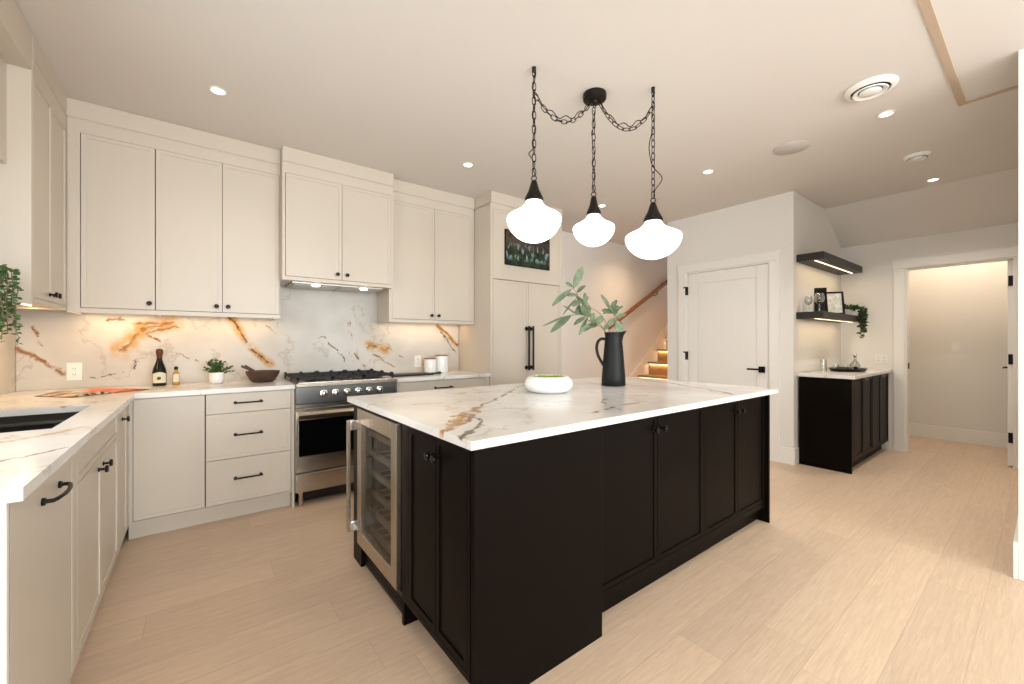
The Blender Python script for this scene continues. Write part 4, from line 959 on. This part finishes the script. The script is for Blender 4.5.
# tray with bottle, tumblers and a candle
tr = thing('serving_tray', 'black oblong tray carrying glassware on the bar worktop', 'tray', (5.60, 1.34, .915))
bm = BM(); lathe(bm, [(0, .917), (.85, .917), (1.0, .945), (.985, .947), (.83, .924), (0, .923)], (0, 0), 40)
bmesh.ops.transform(bm, matrix=Matrix.Translation((5.60, 1.335, 0)) @ Matrix.Diagonal((.24, .165, 1, 1)), verts=bm.verts); obj('tray_dish', bm, 'black', tr, smooth=True)
def tumbler(lab, x, y, z=.924, r=.026, h=.062):
    t = obj('glass_tumbler', lathe(BM(), [(0, z), (r*.85, z), (r, z+h), (r*.93, z+h), (r*.80, z+.008), (0, z+.008)], (x, y), 24), 'clear', smooth=True); tag(t, lab, 'glass', 'tumblers on the bar tray')
tumbler('clear tumbler at the left end of the black bar tray', 5.44, 1.395)
tumbler('clear tumbler in the middle of the black bar tray', 5.50, 1.33)
dc = thing('glass_decanter', 'clear round decanter with a dark stopper on the right of the bar tray', 'decanter', (5.62, 1.275, .924))
bm = BM(); z = .9245; lathe(bm, [(0, z), (.040, z), (.048, z+.02), (.047, z+.06), (.025, z+.095), (.015, z+.11), (.015, z+.145), (.019, z+.15), (.012, z+.15), (.011, z+.11), (.021, z+.093), (.043, z+.058), (.043, z+.02), (0, z+.01)], (5.62, 1.275), 28); obj('bottle', bm, 'clear', dc, smooth=True)
bm = BM(); lathe(bm, [(0, z+.14), (.010, z+.14), (.011, z+.152), (.02, z+.16), (.018, z+.18), (0, z+.186)], (5.62, 1.275), 20); obj('stopper', bm, 'chrome', dc, smooth=True)
bm = BM(); lathe(bm, [(0, z+.045), (.016, z+.043), (.018, z+.03), (.016, z+.017), (0, z+.015)], (5.578, 1.26), 16); obj('emblem', bm, 'black', dc, smooth=True)
cd = thing('candle_holder', 'pale candle in a tall clear holder left of the bar tray', 'candle', (5.20, 1.44, .915))
bm = BM(); z = .916; lathe(bm, [(0, z), (.03, z), (.03, z+.13), (.027, z+.13), (.027, z+.006), (0, z+.006)], (5.20, 1.44), 24); obj('glass_cylinder', bm, 'clear', cd, smooth=True)
bm = BM(); lathe(bm, [(0, z+.007), (.022, z+.007), (.022, z+.08), (0, z+.078)], (5.20, 1.44), 20); obj('candle', bm, 'creamtray', cd, smooth=True)

# ================================================================= electrical plates
def plate(lab, F, u, z, W, H, kind, cat):
    t = thing('wall_outlet' if kind == 'o' else 'light_switch', lab, cat, F.p(u, 0, z-H/2))
    bm = BM(); F.box(bm, u-W/2, u+W/2, .0005, .006, z-H/2, z+H/2); obj('cover_plate', bm, 'white', t, bevel=.002)
    n = max(1, round(W/.072))
    for k in range(n):
        c_ = u+(k-(n-1)/2)*.046
        if kind == 'o':
            bm = BM()
            F.box(bm, c_-.0165, c_+.0165, .006, .0085, z-.033, z+.033); q = obj('receptacle', bm, 'white', t, bevel=.001)
            for dz in (-.019, .019):
                for du in (-.006, .006):
                    bm = BM(); F.box(bm, c_+du-.0012, c_+du+.0012, .0083, .0092, z+dz-.004, z+dz+.005); obj('slot', bm, 'slot', q)
                bm = BM(); F.box(bm, c_-.002, c_+.002, .0083, .0092, z+dz-.011, z+dz-.008); obj('slot', bm, 'slot', q)
        else:
            bm = BM(); F.box(bm, c_-.0165, c_+.0165, .006, .010, z-.033, z+.033); obj('rocker', bm, 'trim', t, bevel=.002)
plate('white wall outlet on the backsplash above the open magazine', Face('y-', 4.022), -.660, 1.030, .074, .118, 'o', 'outlet')
plate('white wall outlet on the backsplash left of the white canisters', Face('y-', 4.022), 1.836, 1.028, .074, .118, 'o', 'outlet')
plate('wide white double outlet on the wall right of the bar tray', Face('x-', EX), 1.185, 1.035, .116, .11, 'o', 'outlet')
plate('white light switch on the hall wall beyond the doorway', Face('x-', 7.45), .71, 1.165, .075, .118, 's', 'switch')
plate('small white light switch on the wall between the bar worktop and the doorway', Face('x-', EX), 1.02, 1.18, .02, .02, 's', 'switch') if False else None

# ================================================================= things on the left and back worktop
ZT = .9155
bt = thing('liqueur_bottle', 'dark bottle with a cream label and copper foil top on the back worktop', 'bottle', (-.215, 3.90, ZT))
bm = BM(); lathe(bm, [(0, ZT), (.037, ZT), (.041, ZT+.008), (.041, ZT+.095), (.036, ZT+.125), (.022, ZT+.165), (.015, ZT+.195), (.014, ZT+.232), (.010, ZT+.233), (0, ZT+.233)], (-.215, 3.90), 32); obj('bottle_glass', bm, 'bottle', bt, smooth=True)
bm = BM(); lathe(bm, [(.0165, ZT+.20), (.0165, ZT+.222), (.019, ZT+.228), (.021, ZT+.245), (.017, ZT+.262), (0, ZT+.268)], (-.215, 3.90), 24); obj('foil_cap', bm, 'cork', bt, smooth=True)
bm = BM(); n = 14
for k in range(n):
    a0 = math.radians(-100-62+124*k/n+12); a1 = math.radians(-100-62+124*(k+1)/n+12); hh0 = ZT+.085+.014*math.sin(math.pi*k/n); hh1 = ZT+.085+.014*math.sin(math.pi*(k+1)/n); r_ = .0418
    v = [bm.verts.new((-.215+r_*math.cos(q), 3.90+r_*math.sin(q), zz)) for q, zz in ((a0, ZT+.022), (a1, ZT+.022), (a1, hh1), (a0, hh0))]; bm.faces.new(v)
obj('paper_label', bm, 'label', bt, solid=.0006)
bm = BM(); tube(bm, [(-.215, 3.8575, ZT+.056), (-.215, 3.8560, ZT+.056)], .012, 16); obj('label_emblem', bm, 'leafdark', bt)
sb = thing('sauce_bottle', 'small clear bottle of golden liquid with a black cap beside the dark bottle', 'bottle', (-.122, 3.90, ZT))
bm = BM(); lathe(bm, [(0, ZT), (.019, ZT), (.021, ZT+.004), (.021, ZT+.078), (.009, ZT+.098), (.009, ZT+.115), (0, ZT+.116)], (-.122, 3.90), 24); obj('bottle_glass', bm, 'mustard', sb, smooth=True)
bm = BM(); lathe(bm, [(0, ZT+.112), (.0115, ZT+.112), (.0115, ZT+.134), (0, ZT+.136)], (-.122, 3.90), 20); obj('cap', bm, 'black', sb, smooth=True)
bm = BM()
for k in range(8):
    a0 = math.radians(-150+120*k/8); a1 = math.radians(-150+120*(k+1)/8); r_ = .0216
    bm.faces.new([bm.verts.new((-.122+r_*math.cos(q), 3.90+r_*math.sin(q), zz)) for q, zz in ((a0, ZT+.022), (a1, ZT+.022), (a1, ZT+.080), (a0, ZT+.080))])
obj('paper_label', bm, 'label', sb, solid=.0005)
# potted plant
pp_ = thing('potted_plant', 'leafy green plant in a small round white pot left of the wooden bowl', 'plant', (.118, 3.84, ZT))
bm = BM(); lathe(bm, [(0, ZT), (.034, ZT), (.044, ZT+.012), (.048, ZT+.04), (.046, ZT+.085), (.042, ZT+.085), (.042, ZT+.07), (0, ZT+.068)], (.118, 3.84), 32); obj('pot', bm, 'whitec', pp_, smooth=True)
bs = BM(); bl = BM()
for k in range(26):
    ang = random.uniform(0, 6.28); tl = random.uniform(.2, 1.4); L_ = random.uniform(.09, .145)
    d0 = Vector((math.cos(ang)*math.sin(tl), math.sin(ang)*math.sin(tl)*.75, math.cos(tl)))
    pts = [Vector((.118, 3.84, ZT+.07))+d0*L_*f-Vector((0, 0, .02*f*f)) for f in (0, .25, .5, .75, 1)]
    tube(bs, pts, .0015, 4)
    for a_, b_ in zip(pts[1:], pts[2:]):
        for j in range(3):
            p = a_.lerp(b_, j/3); an = random.uniform(0, 6.28); leaf(bl, p, Vector((math.cos(an), math.sin(an), random.uniform(-.2, .6)))+d0*.6, random.uniform(.022, .034), .015, fold=.2)
obj('stems', bs, 'stem', pp_, smooth=True); obj('foliage', bl, 'leaf', pp_)
# wooden bowl with two utensils
tag(obj('wooden_bowl', lathe(BM(), [(0, ZT), (.065, ZT), (.085, ZT+.012), (.112, ZT+.06), (.118, ZT+.085), (.111, ZT+.086), (.104, ZT+.06), (.075, ZT+.02), (0, ZT+.012)], (.415, 3.79), 40), 'walnut', smooth=True), 'dark brown wooden bowl on the worktop left of the range', 'bowl')
for lab, (dx, dy) in (('dark wooden utensil in the brown bowl, the one nearer the white plant pot', (-.145, -.01)), ('dark wooden utensil in the brown bowl, the inner one closer to the range', (-.118, .03))):
    u_ = thing('serving_utensil', lab, 'utensil', (.415, 3.79, ZT+.02), 'utensils in the wooden bowl')
    a_ = Vector((.445, 3.79+dy, ZT+.028)); b_ = Vector((.415+dx, 3.79+dy*1.4, ZT+.130))
    bm = BM(); tube(bm, [a_.lerp(b_, .25), a_.lerp(b_, .6), b_], [.006, .008, .009], 10); obj('utensil_handle', bm, 'walnut', u_, smooth=True)
    bm = BM(); tube(bm, [a_-(b_-a_).normalized()*.02, a_, a_.lerp(b_, .15), a_.lerp(b_, .27)], [.006, .018, .018, .007], 12); obj('spoon_head', bm, 'walnut', u_, smooth=True)
# canisters
for x, r_, h_, lab in ((1.900, .060, .140, 'smaller white canister with a wooden lid right of the range'), (2.030, .066, .170, 'taller white canister with a wooden lid beside the tall cupboard')):
    t = thing('canister', lab, 'canister', (x, 3.86, ZT), 'white canisters')
    bm = BM(); lathe(bm, [(0, ZT), (r_*.97, ZT), (r_, ZT+.005), (r_, ZT+h_-.003), (r_*.98, ZT+h_), (0, ZT+h_)], (x, 3.86), 36); obj('jar', bm, 'whitec', t, smooth=True)
    bm = BM(); lathe(bm, [(0, ZT+h_), (r_*1.01, ZT+h_), (r_*1.01, ZT+h_+.008), (r_*.9, ZT+h_+.011), (0, ZT+h_+.012)], (x, 3.86), 32); obj('lid', bm, 'rail', t, smooth=True)
# black serving board
t = thing('serving_board', 'long flat black board with a handle lying right of the hob', 'board', (1.62, 3.66, ZT))
bm = BM(); box(bm, 1.41, 1.80, 3.58, 3.76, ZT, ZT+.016); obj('board', bm, 'iron', t, bevel=.005)
bm = BM(); box(bm, 1.799, 1.90, 3.655, 3.685, ZT+.002, ZT+.016); box(bm, 1.895, 1.915, 3.645, 3.695, ZT+.002, ZT+.022); obj('board_handle', bm, 'iron', t, bevel=.003)

# open magazine
def page_mat(nm, cols, sc):
    m, nt, b = newmat(nm); N = nt.nodes.new; L = nt.links.new
    tc = N('ShaderNodeTexCoord'); n = N('ShaderNodeTexNoise'); n.inputs['Scale'].default_value = sc; n.inputs['Detail'].default_value = 2; n.inputs['Distortion'].default_value = .7
    r = N('ShaderNodeValToRGB'); r.color_ramp.interpolation = 'EASE'; e = r.color_ramp.elements
    e[0].position = .3; e[0].color = cols[0]; e[1].position = .7; e[1].color = cols[-1]
    for k, c in enumerate(cols[1:-1]): q = e.new(.36+.10*k); q.color = c
    L(tc.outputs['Object'], n.inputs[0]); L(n.outputs['Fac'], r.inputs['Fac']); L(r.outputs['Color'], b.inputs['Base Color']); b.inputs['Roughness'].default_value = .3
    return m
M['pagered'] = page_mat('magazine_page_orange', [srgb(120, 40, 24), srgb(206, 84, 50), srgb(226, 128, 84), srgb(216, 96, 60), srgb(232, 190, 150)], 7)
M['pagefood'] = page_mat('magazine_page_brown', [srgb(44, 26, 18), srgb(150, 96, 56), srgb(226, 206, 170), srgb(70, 42, 28), srgb(196, 84, 50)], 12)
mg = thing('open_magazine', 'open magazine with orange pictures lying on the corner worktop', 'magazine', (-.52, 3.56, ZT))
ax_ = Vector((.40, .36, 0)).normalized(); ay_ = Vector((-ax_.y, ax_.x, 0)); c0 = Vector((-.50, 3.60, 0))
for nm, s_, mt in (('left_page', -1, 'pagefood'), ('right_page', 1, 'pagered')):
    bm = BM(); nU, nV = 10, 2; rows = []
    for i in range(nU+1):
        f = i/nU; zz = ZT+.003+.020*math.sin(math.pi*min(1, f*1.0))*(1-f*.55)
        for_ = [c0+ax_*(s_*f*.20)+ay_*(v_*.26-.13)+Vector((0, 0, zz)) for v_ in (0, 1)]
        rows.append([bm.verts.new(p) for p in for_]+[bm.verts.new((p.x, p.y, ZT+.0005)) for p in for_])
    for r0, r1 in zip(rows, rows[1:]):
        bm.faces.new((r0[0], r1[0], r1[1], r0[1])); bm.faces.new((r0[2], r0[3], r1[3], r1[2])); bm.faces.new((r0[0], r0[2], r1[2], r1[0])); bm.faces.new((r0[1], r1[1], r1[3], r0[3]))
    bm.faces.new((rows[-1][0], rows[-1][2], rows[-1][3], rows[-1][1])); bm.faces.new((rows[0][0], rows[0][1], rows[0][3], rows[0][2]))
    obj(nm, bm, mt, mg)
bm = BM()
for s_ in (-1, 1):
    P4 = [c0+ax_*(s_*.012)+ay_*-.135, c0+ax_*(s_*.207)+ay_*-.135, c0+ax_*(s_*.207)+ay_*.135, c0+ax_*(s_*.012)+ay_*.135]
    lo = [bm.verts.new((p.x, p.y, ZT)) for p in P4]; hi = [bm.verts.new((p.x, p.y, ZT+.0022)) for p in P4]
    bm.faces.new(lo); bm.faces.new(hi)
    for i in range(4): bm.faces.new((lo[i], lo[(i+1) % 4], hi[(i+1) % 4], hi[i]))
obj('cover', bm, 'slot', mg)

# plant hanging at the sink window, on a small shelf out of the frame
hs = thing('plant_shelf', 'small pale wall shelf beside the sink window, just left of the frame', 'shelf', (-.83, 2.62, 1.405))
bm = BM(); box(bm, -.938, -.72, 2.50, 2.74, 1.405, 1.425); obj('shelf_board', bm, 'trim', hs, bevel=.002)
for yy in (2.52, 2.70): bm = BM(); prism(bm, [(-.9215, 1.405), (-.76, 1.405), (-.9215, 1.32)], 'y', yy, yy+.02); obj('shelf_bracket', bm, 'trim', hs)
st_ = []
for k in range(30):
    st_.append((.125+random.uniform(-.03, .055), random.uniform(-.05, .05), random.uniform(-.005, .02), random.uniform(-.01, .02), random.uniform(.16, .34)))
for k in range(6): st_.append((.05+.02*k, random.uniform(-.06, .06), .01, 0, .05))
trailing('hanging_plant', 'bushy trailing green plant hanging at the left edge of the picture', -.79, 2.62, 1.426, .065, st_, leafL=.020, crown_r=.09, crown_n=120, leafm='leaf')

# ================================================================= on the island
ZI = .9155
bw = thing('white_bowl', 'low rounded white ceramic bowl filled with green moss on the island', 'bowl', (1.765, 1.925, ZI))
c_ = (1.765, 1.925)
bm = BM(); lathe(bm, [(0, ZI), (.108, ZI), (.130, ZI+.010), (.150, ZI+.035), (.153, ZI+.055), (.145, ZI+.080), (.128, ZI+.096), (.112, ZI+.101), (.104, ZI+.099), (.104, ZI+.088), (.10, ZI+.080), (0, ZI+.078)], c_, 56); obj('bowl_body', bm, 'whitec', bw, smooth=True)
bm = BM(); rings = [(0, .094), (.03, .098), (.06, .092), (.085, .093), (.101, .086), (.103, .078)]
lathe(bm, [(r, z+ZI) for r, z in rings], c_, 40)
for v in bm.verts: v.co.z += random.uniform(-.004, .005)
ms = obj('moss', bm, 'moss', bw, smooth=True)
bm = BM()
for k in range(200):
    an = random.uniform(0, 6.28); rr = .09*math.sqrt(random.random()); leaf(bm, (c_[0]+rr*math.cos(an), c_[1]+rr*math.sin(an), ZI+.092), (math.cos(an), math.sin(an), random.uniform(.3, 1.2)), random.uniform(.008, .018), .007)
obj('moss_sprigs', bm, 'moss', ms)

# jug
jx, jy = 2.40, 1.925
jg = thing('pitcher_vase', 'tall matte black pitcher vase on the island', 'vase', (jx, jy, ZI))
bm = BM(); H = .385
lathe(bm, [(0, 0), (.082, 0), (.086, .004), (.084, .06), (.076, .16), (.068, .26), (.062, .32), (.060, .355), (.064, .375), (.066, H), (.060, H), (.056, .365), (.054, .33), (.060, .25), (.066, .12), (.07, .02), (0, .015)], (jx, jy), 48, ZI)
R_ = Vector((.794, -.608, 0))
for v in bm.verts:   # pouring lip towards the right
    d = Vector((v.co.x-jx, v.co.y-jy, 0)); zz = v.co.z-ZI
    if zz > .33 and d.length > .03:
        k = max(0, d.normalized().dot(R_))**6; f = (zz-.33)/(H-.33); v.co += R_*(.030*k*f)+Vector((0, 0, .012*k*f))
obj('vase_body', bm, 'blackmatte', jg, smooth=True)
bm = BM(); L0 = Vector((jx, jy, ZI))
pts = [L0-R_*.060+Vector((0, 0, .335)), L0-R_*.085+Vector((0, 0, .338)), L0-R_*.110+Vector((0, 0, .320)), L0-R_*.122+Vector((0, 0, .275)), L0-R_*.114+Vector((0, 0, .225)), L0-R_*.096+Vector((0, 0, .185)), L0-R_*.078+Vector((0, 0, .155)), L0-R_*.070+Vector((0, 0, .14))]
sm = []
for i in range(len(pts)-1):
    p0 = pts[max(i-1, 0)]; p1 = pts[i]; p2 = pts[i+1]; p3 = pts[min(i+2, len(pts)-1)]
    for j in range(4):
        t = j/4; sm.append(.5*((2*p1)+(p2-p0)*t+(2*p0-5*p1+4*p2-p3)*t*t+(3*p1-p0-3*p2+p3)*t**3))
sm.append(pts[-1]); tube(bm, sm, .0105, 12); obj('handle', bm, 'blackmatte', jg, smooth=True)
# branches: stems and long drooping leaves; (r,h,d): right, height above the island, depth away from the camera
Dv = Vector((.608, .794, 0)); K = .0072
def W3(px, py, d): return Vector((jx, jy, ZI))+R_*((px-614.5)*K*(1+d/2.96))+Vector((0, 0, (386-py)*K*(1+d/2.96)))+Dv*d
branches = [
 ('long leafy green branch reaching up and farthest left out of the black vase',
  [(613, 345, 0), (608, 325, .0), (600, 313, .01), (588, 306, .0), (580, 298, -.01), (573, 287, -.03)],
  [((573, 288, -.03), (583, 263, -.04), 14), ((572, 288, -.03), (548, 305, -.06), 13), ((578, 297, -.01), (561, 317, .03), 5), ((573, 288, -.03), (579, 278, .02), 7), ((586, 306, 0), (577, 294, .04), 8), ((583, 302, 0), (592, 296, .06), 9), ((573, 287, -.03), (566, 281, .02), 6)]),
 ('leafy green branch bending left over the bowl from the black vase',
  [(612, 345, .01), (606, 330, .03), (596, 320, .04), (584, 315, .03), (573, 316, .02)],
  [((573, 316, .02), (549, 333, .02), 16), ((574, 315, .02), (541, 326, .05), 7), ((588, 317, .03), (573, 325, .0), 12), ((590, 317, .03), (578, 336, -.02), 7), ((596, 320, .04), (586, 309, .09), 12), ((584, 315, .03), (590, 302, .07), 14), ((578, 315, .02), (562, 303, -.02), 5)]),
 ('upright leafy green branch leaning right in the black vase',
  [(615, 345, -.01), (617, 325, -.02), (614, 313, -.02), (609, 308, -.02)],
  [((610, 309, -.02), (601, 292, -.03), 13), ((613, 312, -.02), (620, 305, .03), 9), ((616, 318, -.02), (629, 313, .02), 9), ((617, 320, -.02), (621, 337, -.04), 15), ((615, 318, -.02), (606, 326, -.06), 11), ((616, 325, -.02), (625, 322, .04), 12), ((612, 311, -.02), (604, 314, .05), 10)]),
 ('short leafy green branch low at the left rim of the black vase',
  [(611, 345, .02), (604, 330, -.03), (596, 324, -.05), (588, 323, -.06)],
  [((588, 323, -.06), (576, 333, -.08), 7), ((590, 323, -.06), (583, 332, -.02), 6), ((598, 326, -.04), (592, 318, -.09), 9), ((594, 324, -.05), (585, 318, -.10), 9), ((603, 329, -.03), (610, 322, -.07), 9)]),
]
for lab, spts, lvs in branches:
    P = [W3(*q) for q in spts]
    P = [Vector((jx, jy, ZI+.10))+(P[0]-Vector((jx, jy, ZI+.10)))*.3] + P
    t = thing('leafy_branch', lab, 'branch', (jx, jy, ZI+.05), 'green branches in the black vase')
    sm = []
    for i in range(len(P)-1):
        p0 = P[max(i-1, 0)]; p1 = P[i]; p2 = P[i+1]; p3 = P[min(i+2, len(P)-1)]
        for j in range(4): q = j/4; sm.append(.5*((2*p1)+(p2-p0)*q+(2*p0-5*p1+4*p2-p3)*q*q+(3*p1-p0-3*p2+p3)*q**3))
    sm.append(P[-1]); n = len(sm)
    bm = BM(); tube(bm, sm, [.0032-.0018*i/n for i in range(n)], 6)
    bl = BM()
    ex = []
    for k in range(5):
        f = random.uniform(.55, .98)*(len(spts)-1); i0 = int(f); f -= i0; i1 = min(i0+1, len(spts)-1)
        q = [spts[i0][j]+(spts[i1][j]-spts[i0][j])*f for j in range(3)]; an = random.uniform(math.pi*.15, math.pi*1.25)
        ex.append((tuple(q), (q[0]+13*math.cos(an), q[1]-13*math.sin(an), q[2]+random.uniform(-.06, .06)), random.uniform(8, 13)))
    for a_, b_, wpx in lvs+ex:
        A = W3(*a_); B = W3(*b_); L_ = (B-A).length
        nr = (-Dv+Vector((0, 0, .9))+R_*random.uniform(-.5, .5)+Vector((0, 0, random.uniform(-.2, .5))))
        tube(bm, [A-(B-A)*.04, A+(B-A)*.06], .0012, 5)
        leaf(bl, A, (B-A), L_, wpx*K*.42*1.6, nrm=nr, fold=.18, curl=.10)
    obj('twig', bm, 'stem', t, smooth=True)
    fo = obj('foliage', bl, 'euca', t, smooth=True, solid=.0006)
    s_ = fo.modifiers.new('sub', 'SUBSURF'); s_.levels = 1; s_.render_levels = 1
